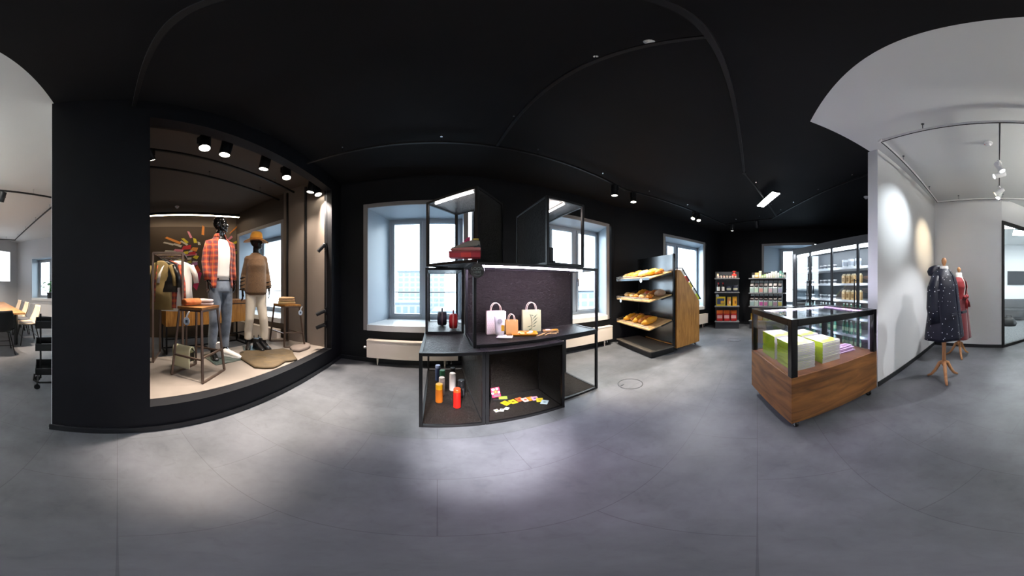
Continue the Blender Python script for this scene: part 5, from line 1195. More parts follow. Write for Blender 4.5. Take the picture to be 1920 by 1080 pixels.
# ------------------------------------------------------------------ stools, bags and folded clothes
mat('stool_metal', '6A5A50', .4, metal=.6)
def stool(label, legs, ztop, seat_m, size=.3):
    """legs: four plan points on the platform in order round the seat"""
    c = sum((Vector(p[:2]) for p in legs), Vector((0, 0))) / 4
    t = thing('bar_stool', label, 'stool', (c.x, c.y, PLAT)); H = ztop - PLAT
    lo = [Vector((p[0] - c.x, p[1] - c.y, .01)) for p in legs]; hi = [Vector((p.x * .72, p.y * .72, H - .03)) for p in lo]
    for a, q in zip(lo, hi): B().bar(a, q, .022).build('leg', 'stool_metal', t)
    e = [Vector((p.x * .8, p.y * .8)) for p in lo]
    B().prism([tuple(p) for p in e], H - .028, H).build('seat', seat_m, t, bevel=.003)
    fr = [Vector((p.x * .72, p.y * .72, H - .038)) for p in lo]
    for i in range(4): B().bar(fr[i], fr[(i + 1) % 4], .02).build('seat_rail', 'stool_metal', t)
    for i, k in ((0, .0), (2, .0)): B().bar(lo[(i + 1) % 4].lerp(hi[(i + 1) % 4], k), lo[(i + 2) % 4].lerp(hi[(i + 2) % 4], k), .02).build('floor_bar', 'stool_metal', t)
    for i, k in ((0, .33), (2, .33), (1, .36)): B().bar(lo[i].lerp(hi[i], k), lo[(i + 1) % 4].lerp(hi[(i + 1) % 4], k), .018).build('foot_rest', 'stool_metal', t)
    return t, c, H, e
L1 = [onz(322, 703, PLAT), onz(380, 720, PLAT), onz(420.5, 694.5, PLAT)]; L1.append(L1[0] + L1[2] - L1[1])
st1, c1, H1, e1 = stool('tall wooden-topped stool nearest to the glass opening', L1, 1.07, 'oak')
L2 = [Vector((-2.70, 2.30, PLAT)), onz(533, 652, PLAT), Vector((-2.02, 2.66, PLAT))]; L2.append(L2[0] + L2[2] - L2[1])
L2 = [onz(506, 640, PLAT), onz(533, 652, PLAT), Vector((-1.98, 2.60, PLAT))]; L2.append(L2[0] + L2[2] - L2[1])
st2, c2, H2, e2 = stool('wooden-topped stool beside the brown panel', L2, .985, 'oak_warm')
def swing_tag(label, p, h=.1):
    t = thing('hang_tag', label, 'tag', p, math.radians(50))
    B().tf(Matrix.Scale(1.25, 4, (0, 0, 1)) @ M).lathe([(.032, -.003), (.034, 0), (.032, .003)], 20).build('tag_disc', cmat('C4D4E2', .3), t)
    B().tube([(0, 0, .036), (.01, 0, .07), (.03, 0, .1)], .008, 8).build('tag_loop', cmat('C8CCD0', .3), t)
    B().cbox((0, -.0035, 0), (.024, .001, .03)).build('tag_print', cmat('4A5A6A', .5), t)
pp = Vector((c1.x, c1.y, 0)) + Vector((e1[0].x * .5 + e1[1].x * .5, e1[0].y * .5 + e1[1].y * .5, 0)); swing_tag('pale oval hang tag under the seat of the near stool', (pp.x + .012, pp.y - .03, PLAT + H1 - .145))
pp = onz(564, 591, .84); q = Vector((c2.x + e2[2].x, c2.y + e2[2].y, 0)); swing_tag('pale oval hang tag on the stool beside the brown panel', (q.x + .03, q.y - .05, .86))
def folded(label, c, z, rz, w, d, h, m, n=2):
    t = thing('folded_garment', label, 'clothes', (c[0], c[1], z), rz)
    for i in range(n):
        z0_, z1 = h * i / n, h * (i + 1) / n
        b = B(); k = 14
        b.grid(lambda u, v: ((u - .5) * w * (1 - .03 * i), (v - .5) * d, z1 - .012 * (abs(u - .5) * 2) ** 4 - .01 * (abs(v - .5) * 2) ** 4 + .004 * math.sin(9 * u + 5 * v + i)), 12, 10)
        b.loft([[((sx) * w / 2 * (1 - .03 * i) * kk, sy * d / 2 * kk, zz) for sx, sy in ((-1, -1), (0, -1.02), (1, -1), (1.02, 0), (1, 1), (0, 1.02), (-1, 1), (-1.02, 0))] for zz, kk in ((z0_ + .001, .95), (z0_ + h / n * .3, 1.0), (z1 - h / n * .35, 1.0), (z1 - .012, .97))])
        b.build('fold', m, t, smooth=True)
    return t
mat('orange_cloth', 'C8683A', .85, col2='D88A50', nscale=14, bump=.3, bscale=18); mat('white_cloth', 'D8C8C4', .85, bump=.3, bscale=16); mat('beige_cloth', 'B89A6A', .85, bump=.2, bscale=14); mat('sand_cloth', 'C0A078', .85, bump=.2, bscale=14)
a1 = math.atan2((e1[1] - e1[0]).y, (e1[1] - e1[0]).x)
def rolled(label, p, rz, w, r, m, inner):
    t = thing('rolled_garment', label, 'clothes', p, rz)
    B().tf(Matrix.Translation((0, 0, r * .8)) @ Matrix.Rotation(math.radians(90), 4, 'Y')).lathe([(r * .2, -w / 2), (r * .85, -w / 2 - .004), (r, -w * .46), (r * 1.05, 0), (r * .98, w * .46), (r * .8, w / 2), (r * .2, w / 2)], 18, ex=.8, ey=1.1).build('roll', m, t, smooth=True)
    B().tf(Matrix.Translation((0, 0, r * .8)) @ Matrix.Rotation(math.radians(90), 4, 'Y')).tube([(math.cos(a) * r * (.2 + .06 * a) * .8, math.sin(a) * r * (.2 + .06 * a) * 1.1, w / 2 + .003) for a in [i * .5 for i in range(20)]], .004, 6).build('spiral_edge', inner, t)
rolled('rolled orange garment on the near stool', (c1.x - .03, c1.y - .07, PLAT + H1 + .001), a1 + 1.2, .2, .05, 'orange_cloth', cmat('E0A070', .85))
folded('folded white and brown garment on the near stool', (c1.x - .05, c1.y + .085, 0), PLAT + H1 + .001, a1 + .3, .2, .12, .07, 'white_cloth')
folded('folded pale garment topping the pile on the stool by the panel', c2, PLAT + H2 + .058, a1 + .2, .27, .24, .06, 'sand_cloth')
folded('folded brown garment under the pale one on the stool by the panel', c2, PLAT + H2 + .001, a1 + .2, .28, .25, .055, 'beige_cloth', 1)
# yellow bag draped over the foot rest
lo = [Vector((p.x - c1.x, p.y - c1.y, 0)) for p in L1]
mid = Vector((c1.x, c1.y, 0)) + (lo[0] * .42 + lo[1] * .58) * .92
bg_ = thing('yellow_bag', 'pale yellow satin shoulder bag hanging over the stool foot rest', 'bag', (onz(344, 692, PLAT).x, onz(344, 692, PLAT).y, PLAT), dirang(L1[0], L1[1]))
mat('yellow_satin', 'F0ECC0', .4, sheen=.3, bump=.1, bscale=10)
def drape(u, v):
    x = (u - .5) * .24; a = v * 2 - 1
    if a < -.15: y, z = -.045 - .01 * math.sin(u * 3), .265 + (a + .15) * .26
    elif a > .25: y, z = .045, .265 - (a - .25) * .2
    else:
        t_ = (a + .15) / .4; y = -.045 * math.cos(math.pi * t_); z = .265 + .045 * math.sin(math.pi * t_)
    return (x, y, z)
B().grid(drape, 14, 22).build('bag_body', 'yellow_satin', bg_, smooth=True, solid=.012)
B().tube([(.115, .0, .29), (.15, .01, .25), (.155, .02, .16), (.13, .02, .10), (.12, .03, .2)], .012, 8, flat=.3).build('strap', cmat('1A1814', .5), bg_, smooth=True)
B().cbox((.123, 0, .19), (.006, .07, .1)).build('lining', cmat('2A2618', .6), bg_)
# jacket and shirt on the platform
def flat_garment(name, label, poly, m, th, cat='clothes', extra=None):
    P = [onz(x, y, PLAT) for x, y in poly]; c = sum(P, Vector()) / len(P)
    t = thing(name, label, cat, (c.x, c.y, PLAT))
    Q = [Vector((p.x - c.x, p.y - c.y)) for p in P]
    n = len(Q)
    rings = [[(q.x * k, q.y * k, z) for q in Q] for k, z in ((.97, .001), (1.0, th * .35), (.985, th * .75), (.9, th), (.55, th * 1.08), (.1, th * 1.02))]
    B().loft(rings).build('garment_body', m, t, smooth=True)
    return t, c, Q
t, c, Q = flat_garment('jacket', 'khaki jacket spread flat on the display platform', [(447, 668), (452, 662), (462, 659.5), (500, 659), (530, 655.5), (549, 660), (551, 667), (558, 676), (546, 679), (535, 680), (524, 687), (513, 692), (494, 692.5), (477, 691), (463, 682), (449, 673)], 'khaki_jacket', .035)
for (x0_, y0_, x1_, y1_) in ((495, 679, 509, 680), (470, 668, 498, 671), (500, 664, 535, 668)):
    a_, b_ = onz(x0_, y0_, PLAT + .03), onz(x1_, y1_, PLAT + .03); B().bar(Vector((a_.x - c.x, a_.y - c.y, .036)), Vector((b_.x - c.x, b_.y - c.y, .036)), .014, .006).build('seam', cmat('6A5836', .8), t)
a_ = onz(453, 665, PLAT); B().tube([(a_.x - c.x + .02 * math.cos(q), a_.y - c.y + .03 * math.sin(q), .036) for q in [i * math.pi / 8 for i in range(16)]], .004, 6, closed=True).build('hanging_loop', cmat('2A2418', .7), t)
mat('grey_knit', '7A6E66', .9, bump=.3, bscale=20)
flat_garment('grey_sweater', 'crumpled grey sweater on the platform beside the jacket', [(543, 655), (550, 650), (560, 648), (572, 646), (581, 648), (582, 652), (577, 656), (570, 658), (562, 661), (548, 660)], 'grey_knit', .05)
# clothes rail
cr = thing('clothes_rail', 'brown steel clothes rail at the left of the shop window', 'clothes rail', (-2.68, .72, PLAT))
PR = [(-2.52, .445), (-2.44, .81), (-2.84, 1.0), (-2.92, .62)]; q = [Vector((x + 2.68, y - .72, 0)) for x, y in PR]; ZR = 1.43
for p in q: B().bar(p, p + Vector((0, 0, ZR)), .026).build('post', 'stool_metal', cr)
for i in range(4): B().bar(q[i] + Vector((0, 0, ZR)), q[(i + 1) % 4] + Vector((0, 0, ZR)), .026).build('top_rail', 'stool_metal', cr)
B().bar(q[1] + Vector((0, 0, .012)), q[2] + Vector((0, 0, .012)), .022).bar(q[0] + Vector((0, 0, .012)), q[3] + Vector((0, 0, .012)), .022).build('floor_rail', 'stool_metal', cr)
ha, hb = (q[0] + q[3]) / 2 + Vector((0, 0, ZR)), (q[1] + q[2]) / 2 + Vector((0, 0, ZR)); B().tube([ha, hb], .012, 10).build('hanging_bar', 'stool_metal', cr)
def hung(label, s, m, w, h, rz, sleeve, long_=False, name='hanging_garment'):
    p = cr.location + ha.lerp(hb, s)
    t = thing(name, label, 'clothes', (p.x, p.y, p.z), rz)
    B().tube([(0, 0, .014), (.02, 0, .0), (.012, 0, -.03), (0, 0, -.05)], .003, 6).tube([(-w * .42, 0, -.12), (0, 0, -.05), (w * .42, 0, -.12)], .007, 8).build('hanger', 'black_metal', t)
    b = B()
    def rg(z, a, d, f=0): return [(a * math.cos(x) * (1 + f * math.sin(5 * x)), d * math.sin(x) * (1 + 2 * f * math.cos(4 * x)), z) for x in [2 * math.pi * i / 24 for i in range(24)]]
    b.loft([rg(-.075, w * .12, .03), rg(-.10, w * .28, .035), rg(-.14, w * .45, .04), rg(-.24, w * .44, .045, .03), rg(-h * .6, w * .42, .045, .06), rg(-h, w * .46, .05, .1)])
    for s_ in (-1, 1): b.tube([(s_ * w * .4, 0, -.14), (s_ * (w * .52), 0, -.14 - sleeve * .5), (s_ * (w * .56), 0, -.14 - sleeve)], [.06, .06, .058], 14, flat=.6)
    b.build('garment_body', m, t, smooth=True); return t
hung('khaki shirt hanging first on the clothes rail', .16, 'khaki', .36, .74, math.radians(58), .28)
hung('red plaid shirt hanging second on the clothes rail', .45, 'plaid', .36, .72, math.radians(66), .5)
hung('white T-shirt hanging last on the clothes rail', .75, 'white_cotton', .46, .76, math.radians(76), .24)
hung('black garment glimpsed between the hanging shirts', .25, 'leather', .4, .5, math.radians(55), .3)

# ------------------------------------------------------------------ room behind: coloured strips, sideboard, radiator
mw = thing('strip_mural', 'burst of coloured strips on a dark brown wall panel', 'mural', (MA[0], MA[1], 0), dirang(MA, MB_))
MM = R3(dirang(MA, MB_), (MA[0], MA[1], 0)); MI = MM.inverted(); Lm = math.dist(MA, MB_)
B().box(.2, Lm - .32, -.03, -.004, 0.0, 2.78).build('ground_panel', 'mural_ground', mw)
def mpt(x, y):
    px, py = 270 + x / 5.4, 380 + y / 5.4; p = online(px, MA, MB_); z = zat(px, py, p); q = MI @ Vector((p.x, p.y, 0)); return Vector((q.x, z))
O_, W_, Pk, Y_, R_, Pu, Yg, Or2 = 'D08030', 'B8B0A0', 'C87A88', 'C8B42A', 'B8282E', 'A8709A', 'A8A030', 'C8502A'
STR = [(222, 355, 372, 415, 26, O_), (200, 405, 300, 428, 20, W_), (300, 420, 380, 445, 24, W_), (600, 240, 594, 330, 28, O_), (448, 295, 478, 360, 24, Pk), (390, 365, 440, 410, 28, Y_), (372, 392, 440, 430, 20, W_), (510, 365, 522, 410, 34, Y_), (553, 400, 560, 430, 28, W_), (388, 462, 475, 450, 44, R_), (480, 468, 540, 478, 44, O_), (305, 482, 395, 492, 32, Pk), (385, 515, 448, 505, 28, Y_), (450, 500, 490, 490, 20, W_), (210, 495, 320, 502, 28, W_), (455, 520, 520, 512, 34, R_), (400, 537, 535, 524, 18, Pk), (230, 540, 300, 545, 14, Y_), (335, 580, 410, 570, 28, Y_), (415, 572, 480, 566, 24, W_), (395, 622, 480, 600, 32, Yg), (440, 648, 540, 612, 34, Pu), (490, 598, 540, 604, 20, W_), (438, 725, 480, 665, 40, Y_), (470, 740, 555, 660, 66, Or2), (515, 870, 560, 700, 58, 'A01E44'), (505, 545, 545, 560, 40, Y_), (865, 315, 950, 235, 14, O_), (835, 392, 890, 345, 24, Pk), (860, 435, 955, 392, 28, Y_), (873, 520, 952, 503, 30, Yg), (880, 487, 950, 474, 10, Pu), (780, 356, 802, 335, 16, Pk), (905, 740, 960, 760, 30, O_)]
for x0_, y0_, x1_, y1_, w, cl in STR:
    a_, b_ = mpt(x0_, y0_), mpt(x1_, y1_); k = .00125 * w
    dr = (b_ - a_); n = Vector((-dr.y, dr.x)).normalized() * (k * .95)
    if dr.length < 1e-4: continue
    sh_ = dr.normalized() * k * .5
    Q = [a_ + n * .8 + sh_, a_ - n * .8 - sh_, b_ - n - sh_ * .4, b_ + n + sh_ * .4]
    bb = B(); bb.add([(v.x, -.034, v.y) for v in Q] + [(v.x, -.03, v.y) for v in Q], [(0, 1, 2, 3), (7, 6, 5, 4), (0, 4, 5, 1), (1, 5, 6, 2), (2, 6, 7, 3), (3, 7, 4, 0)])
    bb.build('strip', cmat(cl, .6), mw)
sd = thing('sideboard', 'wooden drawer sideboard on a black steel frame behind the mannequins', 'sideboard', (-3.92, 2.62, 0), math.radians(-91.5))
sl_ = 1.75
for i in range(3): 
    dw = B().box(.02 + i * .58, .58 + i * .58, -.012, .004, .55, .9).build('drawer', 'oak_warm', sd, bevel=.003); B().cbox((.3 + i * .58, -.02, .875), (.16, .012, .012)).build('drawer_pull', 'black_metal', dw)
B().box(.005, sl_ - .005, .004, .4, .54, .91).build('carcass', 'oak_warm', sd); B().box(0, sl_, -.015, .41, .93, 1.0).build('top_board', 'oak', sd, bevel=.004); B().box(.01, sl_ - .01, 0, .4, .91, .93).build('shadow_gap', 'black_metal', sd)
for x in (0.02, sl_ / 2, sl_ - .02):
    B().bar((x, 0, .0), (x, 0, .54), .03).bar((x, .39, 0), (x, .39, .54), .03).bar((x, 0, .015), (x, .39, .015), .03).build('leg_frame', 'black_metal', sd)
B().bar((0, .0, .015), (sl_, .0, .015), .025).bar((0, .39, .3), (sl_, .39, .3), .025).build('floor_bar', 'black_metal', sd)

# ------------------------------------------------------------------ radiators
def radiator(label, a, b, px0, px1, zb, zt, m='radiator', dep=.1, grp=None):
    s0, s1 = seg(a, b, px0, px1); t = thing('radiator', label, 'radiator', (a[0], a[1], 0), dirang(a, b), grp); W = s1 - s0
    B().box(s0, s1, -.05 - dep, -.05, zb, zt).build('panel_body', m, t, bevel=.008)
    B().box(s0 + .0, s1 - .0, -.05 - dep - .004, -.045, zt - .004, zt + .01).build('top_grille', m, t)
    for x in (s0 + W * .12, s1 - W * .14):
        B().loft([ell((x, -.06 - dep * .5, zb), .02, .02, 10), ell((x, -.06 - dep * .5, .0), .008, .008, 10)]).build('foot', m, t)
    B().tf(Matrix.Translation((s0 - .05, -.05 - dep * .5, zb + (zt - zb) * .55)) @ Matrix.Rotation(math.radians(90), 4, 'Y')).lathe([(.018, -.02), (.022, -.01), (.022, .025), (.012, .04), (.012, .055)], 14).build('valve', 'chrome', t)
    B().tube([(s1 - .1, -.08, zb + .01), (s1 - .1, -.08, .06), (s1 - .1, -.02, .03)], .012, 8).tube([(s1 - .16, -.08, zb + .01), (s1 - .16, -.08, .06), (s1 - .16, -.02, .03)], .012, 8).build('pipe', 'chrome', t)
radiator('cream radiator under the first window, left of the display', FAC[0], FAC[1], 693, 857, .13, .42)
radiator('cream radiator under the second window, right of the display', FAC[1], FAC[2], 1030, 1140, .13, .42)
radiator('cream radiator under the window behind the bread cart', FAC[2], FAC[3], 1252, 1321, .13, .42)
radiator('cream radiator under the window behind the mannequins', oa, ob, 447, 530, .13, .44)
radiator('white radiator under the meeting room window', MWA, MWB, 57, 104, .15, .6, 'radiator_white')
for a, b in zip(FAC, FAC[1:]): struct(B().tf(frame_m(a, b)).box(0, math.dist(a, b), -.014, 0, 0, .07).build('baseboard_window', 'baseboard'))
struct(B().tf(frame_m(EA, EB)).box(0, math.dist(EA, EB), -.014, 0, 0, .07).build('baseboard_end', 'baseboard'))
# round floor sockets
for px, py, r, lb in ((1182, 719.5, .155, 'round metal ring of a floor socket right of the display'), (1376, 637.3, .165, 'round metal ring of a floor socket before the shelves')):
    p = onz(px, py, 0); t = thing('floor_socket', lb, 'floor socket', p)
    B().loft([ell((0, 0, z), q, q, 48) for q, z in ((r, 0), (r, .002), (r - .012, .002), (r - .012, 0))], closed=True).build('ring', 'rail_metal', t)
    B().cbox((-r * .6, r * .35, .002), (.05, .016, .003)).build('pull_handle', 'rail_metal', t)

# ------------------------------------------------------------------ dress forms
mat('navy_coat', '0E1122', .48, spec=.35, bump=.12, bscale=9); mat('red_dress', '560B17', .75, sheen=.2, bump=.1, bscale=8); mat('red_top', '86141A', .7, sheen=.2, bump=.15, bscale=9)
mat('form_cloth', 'D8D6D0', .8)
def dotted(m, col, scale, r):
    nt = m.node_tree; p = nt.nodes['Principled BSDF']; L = nt.links.new
    tc = nt.nodes.new('ShaderNodeTexCoord'); vo = nt.nodes.new('ShaderNodeTexVoronoi'); vo.inputs['Scale'].default_value = scale; vo.inputs['Randomness'].default_value = .75
    ls = nt.nodes.new('ShaderNodeMath'); ls.operation = 'LESS_THAN'; ls.inputs[1].default_value = r
    mx = nt.nodes.new('ShaderNodeMix'); mx.data_type = 'RGBA'; mx.inputs[6].default_value = p.inputs['Base Color'].default_value; mx.inputs[7].default_value = lin(col)
    L(tc.outputs['Object'], vo.inputs['Vector']); L(vo.outputs['Distance'], ls.inputs[0]); L(ls.outputs[0], mx.inputs[0]); L(mx.outputs[2], p.inputs['Base Color'])
dotted(MAT['navy_coat'], 'C4C6CE', 24, .15)
def stand(t, zn, m='beech', sp=.2):
    B().lathe([(.03, .22), (.034, .26), (.026, .3), (.026, .45), (.03, .55), (.03, .75)], 18).build('pole', m, t, smooth=True)
    for i in range(3):
        a = math.radians(100 + 120 * i); d = Vector((math.cos(a), math.sin(a), 0))
        B().tube([d * .015 + Vector((0, 0, .27)), d * .06 + Vector((0, 0, .245)), d * .12 + Vector((0, 0, .13)), d * .17 + Vector((0, 0, .06)), d * (sp + .03) + Vector((0, 0, .02))], [.024, .026, .022, .019, .015], 10).build('leg', m, t, smooth=True)
    B().lathe([(.018, zn), (.018, zn + .03), (.03, zn + .05), (.034, zn + .085), (.02, zn + .115), (.002, zn + .12)], 16).build('finial', m, t, smooth=True)
fa = onz(1770, 711, 0); fa.z = 0
dfm = thing('dress_form', 'dress form in a navy dotted hooded raincoat on a wooden tripod', 'dress form', fa, math.radians(-84))
stand(dfm, 1.53)
B().loft([ell((0, 0, z), rx, ry) for z, rx, ry in ((.72, .16, .11), (.9, .155, .11), (1.05, .125, .09), (1.25, .155, .115), (1.38, .17, .1), (1.44, .1, .075), (1.49, .06, .058), (1.54, .055, .055))]).build('torso', 'form_cloth', dfm, smooth=True)
def coat_grid(rows, gap, n=40, folds=7, amp=.05):
    b = B()
    def f(u, v):
        k = v * (len(rows) - 1); i = min(int(k), len(rows) - 2); t_ = k - i
        r = [rows[i][q] * (1 - t_) + rows[i + 1][q] * t_ for q in range(4)]
        a = -math.pi / 2 + gap + u * (2 * math.pi - 2 * gap); fo = 1 + amp * math.sin(a * folds + 1.3) * (1 - v) ** 1.5
        return (r[1] * fo * math.cos(a), r[3] + r[2] * fo * math.sin(a), r[0])
    b.grid(f, n, 26); return b
crow = [(.62, .275, .24, 0), (.75, .262, .225, 0), (.95, .24, .2, 0), (1.15, .222, .178, 0), (1.3, .215, .16, 0), (1.4, .2, .135, .005), (1.455, .15, .105, .01), (1.5, .085, .08, .015)]
b = coat_grid(crow, .06)
for s in (-1, 1): b.tube([(s * .15, .01, 1.39), (s * .21, .02, 1.25), (s * .24, .01, 1.02), (s * .25, -.03, .84)], [.065, .075, .072, .066], 14)
b.build('raincoat', 'navy_coat', dfm, smooth=True, solid=.006)
hd = B(); hd.loft([ell((0, .07, 1.40), .10, .06, 20), ell((0, .115, 1.42), .14, .085, 20), ell((0, .135, 1.47), .145, .085, 20), ell((0, .125, 1.52), .125, .075, 20), ell((0, .10, 1.55), .08, .045, 20)]).build('hood', 'navy_coat', dfm, smooth=True)
for s in (-1, 1): B().tf(R3(0, (s * .13, -.222, .95))).cbox((0, 0, 0), (.14, .02, .03)).build('pocket_flap', 'navy_coat', dfm)
B().tube([(0, -.236, .66), (0, -.205, .95), (0, -.18, 1.2), (0, -.14, 1.4)], .006, 6).build('zip', cmat('1E2234', .4), dfm)
fb = onz(1798, 668, 0); fb.z = 0
dr_ = thing('dress_form', 'dress form in a dark red wrap dress with a bow', 'dress form', fb, math.radians(-84))
stand(dr_, 1.50)
B().loft([ell((0, 0, z), rx, ry) for z, rx, ry in ((.72, .15, .11), (.9, .15, .11), (1.05, .12, .09), (1.25, .15, .115), (1.36, .16, .1), (1.42, .1, .075), (1.46, .058, .056), (1.52, .052, .052))]).build('torso', 'form_cloth', dr_, smooth=True)
skr = [(.36, .24, .2, 0), (.5, .235, .19, 0), (.75, .21, .165, 0), (.95, .18, .14, 0), (1.06, .15, .115, 0)]
coat_grid(skr, .02, folds=6, amp=.07).build('skirt', 'red_dress', dr_, smooth=True, solid=.005)
bd = coat_grid([(1.04, .15, .115, 0), (1.15, .152, .118, 0), (1.27, .178, .14, -.004), (1.36, .178, .122, 0), (1.41, .13, .09, .008), (1.44, .085, .07, .012)], .22, folds=3, amp=0)
for s in (-1, 1): bd.tube([(s * .14, .0, 1.36), (s * .2, .01, 1.24), (s * .215, .0, 1.06)], [.062, .068, .07], 14)
bd.build('bodice', 'red_top', dr_, smooth=True, solid=.005)
bw_ = B(); bw_.ball((-.05, -.14, 1.1), (.05, .025, .035)); bw_.ball((.05, -.14, 1.1), (.05, .025, .035)); bw_.ball((0, -.15, 1.1), (.022, .025, .025)); bw_.tube([(0, -.145, 1.09), (-.03, -.16, 1.0), (-.04, -.165, .9)], [.012, .03, .03], 8, flat=.3); bw_.tube([(0, -.145, 1.09), (.04, -.16, 1.0), (.06, -.165, .92)], [.012, .03, .03], 8, flat=.3)
bw_.build('bow', 'red_top', dr_, smooth=True)
# wall socket
t = thing('wall_socket', 'small white wall socket beside the red dress', 'socket', (online(1811, WB, WC).x, online(1811, WB, WC).y, .34), dirang(WB, WC))
B().box(-.04, .04, -.012, 0, -.04, .04).build('plate', 'lamp_white', t, bevel=.004); B().tf(Matrix.Translation((0, -.013, 0)) @ M).lathe([(.02, 0), (.02, .004)], 16).build('insert', cmat('C8CACC', .4), t)

# ------------------------------------------------------------------ office behind the glass partition
mat('carpet', '6E7174', .95, col2='4E5154', nscale=24, detail=6)
struct(B().prism([(WC[0], WC[1] - .06), (GE[0] + .02, GE[1]), (-.6, -9.3), (3.25, -7.85), (2.9, -4.0)], 0.0005, .004).build('floor_carpet', 'carpet'), 'mottled grey carpet behind the glass')
def far(px, py, d):
    s, c, t = ray(px, py); return Vector((d * s, d * c, HC + d * t))
RW = ((3.3, -7.9), (-.6, -9.4))
p0, p1 = online(1889, *RW), online(1935, *RW)
t = thing('wall_screen', 'wide dark screen on the white wall behind the glass', 'screen', (p0.x, p0.y, 0), dirang(*RW)); z0_, z1_ = zat(1889, 534, p0), zat(1889, 508.5, p0); W = (p1 - p0).length
B().box(0, W, -.06, -.01, z0_, z1_).build('housing', cmat('2A2D31', .4), t, bevel=.004); B().box(.02, W - .02, -.062, -.06, z0_ + .02, z1_ - .02).build('screen_face', cmat('3A3E43', .25), t)
t = thing('lounge_bench', 'dark bench under the screen behind the glass', 'bench', (online(1883, (3.0, -6.9), (-.6, -8.4)).x, online(1883, (3.0, -6.9), (-.6, -8.4)).y, 0), dirang(*RW))
B().box(-.05, 2.2, -.05, .5, .12, .44).build('seat', cmat('3C3F43', .7), t, bevel=.03); B().box(-.05, 2.2, .4, .55, .44, .78).build('backrest', cmat('4A4D51', .7), t, bevel=.03)
for x in (0, 2.1): B().box(x, x + .05, 0, .45, 0, .12).build('leg', 'black_metal', t)
t = thing('black_bag', 'black bag on the carpet just behind the glass', 'bag', onz(1893, 611, 0), .4)
B().loft([ell((0, 0, 0), .2, .13), ell((0, 0, .08), .24, .15), ell((.02, 0, .2), .2, .12), ell((.03, 0, .28), .1, .06)]).build('bag_body', cmat('101113', .6), t, smooth=True); B().tube([(-.1, 0, .2), (-.06, 0, .34), (.08, 0, .36), (.12, 0, .22)], .014, 8).build('handle', cmat('17181A', .6), t)
emis('ceiling_panel', 'FFFDF6', 40)
for i, (px, py) in enumerate(((1887, 423), (1918, 437))):
    p = onz(px, py, 2.98); t = thing('ceiling_panel', ('bright', 'second bright')[i] + ' ceiling light panel behind the glass', 'lamp', p, dirang(*RW))
    B().box(-.32, .32, -.32, .32, .0, .05).build('housing', 'lamp_white', t); B().box(-.3, .3, -.3, .3, -.004, .0).build('diffuser', 'ceiling_panel', t)
struct(B().prism([(WC[0] + .05, WC[1] - .1), (GE[0] + .1, GE[1]), (-.6, -9.3), (3.25, -7.85), (2.9, -4.0)], 3.04, 3.10).build('ceiling_office', 'white_ceiling'))

# ------------------------------------------------------------------ meeting room
tw = thing('meeting_table', 'long wooden meeting table on dark legs', 'table', (0, 0, 0)); TT = .75
c1_ = onz(47.5, 586.5, TT); ax = Vector((-.765, -.643, 0)); nx = Vector((.643, -.765, 0))
poly = [c1_, c1_ + ax * 3.0, c1_ + ax * 3.0 + nx * .9, c1_ + nx * .9]; ctr = sum(poly, Vector()) / 4; tw.location = (ctr.x, ctr.y, 0)
B().prism([(p.x - ctr.x, p.y - ctr.y) for p in poly], TT - .035, TT).build('table_top', 'table_wood', tw, bevel=.004)
for u in (.35, 2.65):
    for v in (.12, .78):
        p = c1_ + ax * u + nx * v - ctr; B().bar((p.x, p.y, 0), (p.x, p.y, TT - .035), .06).build('leg', 'black_metal', tw)
def chair_mesh(name, label, shell, loc, rz, seatc=None, grp=None):
    t = thing(name, label, 'chair', loc, rz, grp)
    def sh(u, v):
        x = (u - .5); 
        if v < .5:
            y = -.22 + v * 2 * .40; z = .45 + .05 * (abs(x) * 2) ** 2.5 - .02 * math.sin(v * 2 * math.pi) ; w = .46 - .06 * (1 - v * 2) ** 2
        else:
            k = (v - .5) * 2; y = .18 + .10 * k + .02 * math.sin(k * 3); z = .45 + .40 * k + .06 * (1 - k) * (abs(x) * 2) ** 2.5; w = .46 - .12 * k ** 2; y -= .07 * (abs(x) * 2) ** 2 * (1 - .3 * k)
        return (x * w, y, z)
    B().grid(sh, 13, 21).build('seat_shell', shell, t, smooth=True, solid=.014)
    B().box(-.17, .17, -.17, .14, .447, .468).build('seat_pad', seatc or shell, t, bevel=.01)
    for sx in (-1, 1):
        for sy in (-1, 1): B().bar((sx * .14, sy * .13, .44), (sx * .23, sy * .22, 0), .02).build('leg', 'black_metal', t)
    B().bar((-.14, -.13, .43), (.14, .13, .43), .016).bar((.14, -.13, .43), (-.14, .13, .43), .016).build('leg_brace', 'black_metal', t)
    for y in (-.17, .17): B().bar((-.2, y, .18), (.2, y, .18), .01).build('stretcher', 'black_metal', t)
    return t
mat('shell_beige', 'C8B8A4', .5); mat('shell_grey', '5A5E64', .5); mat('shell_black', '0E0F12', .5); mat('shell_midgrey', '6E7074', .5)
fr_ = math.atan2(-nx.y, -nx.x)
def seat_at(u, v, toward):      # u along the table, v across; chair faces the table
    p = c1_ + ax * u + nx * v; return (p.x, p.y, 0)
ra = math.atan2(nx.y, nx.x) + math.pi / 2
for i, (u, lb) in enumerate(((.45, 'nearest'), (1.45, 'second'), (2.35, 'third'))):
    chair_mesh('shell_chair', 'beige-backed shell chair on the window side of the meeting table, %s' % lb, 'shell_beige', seat_at(u, -.17, 1), ra, 'shell_grey', 'chairs at the meeting table')
for i, (u, lb) in enumerate(((.98, 'first'), (1.92, 'second'))):
    chair_mesh('shell_chair', 'grey shell chair between the beige ones, %s from the table end' % lb, 'shell_grey', seat_at(u, -.20, 1), ra, 'shell_grey', 'chairs at the meeting table')
p = onz(2, 660, 0)
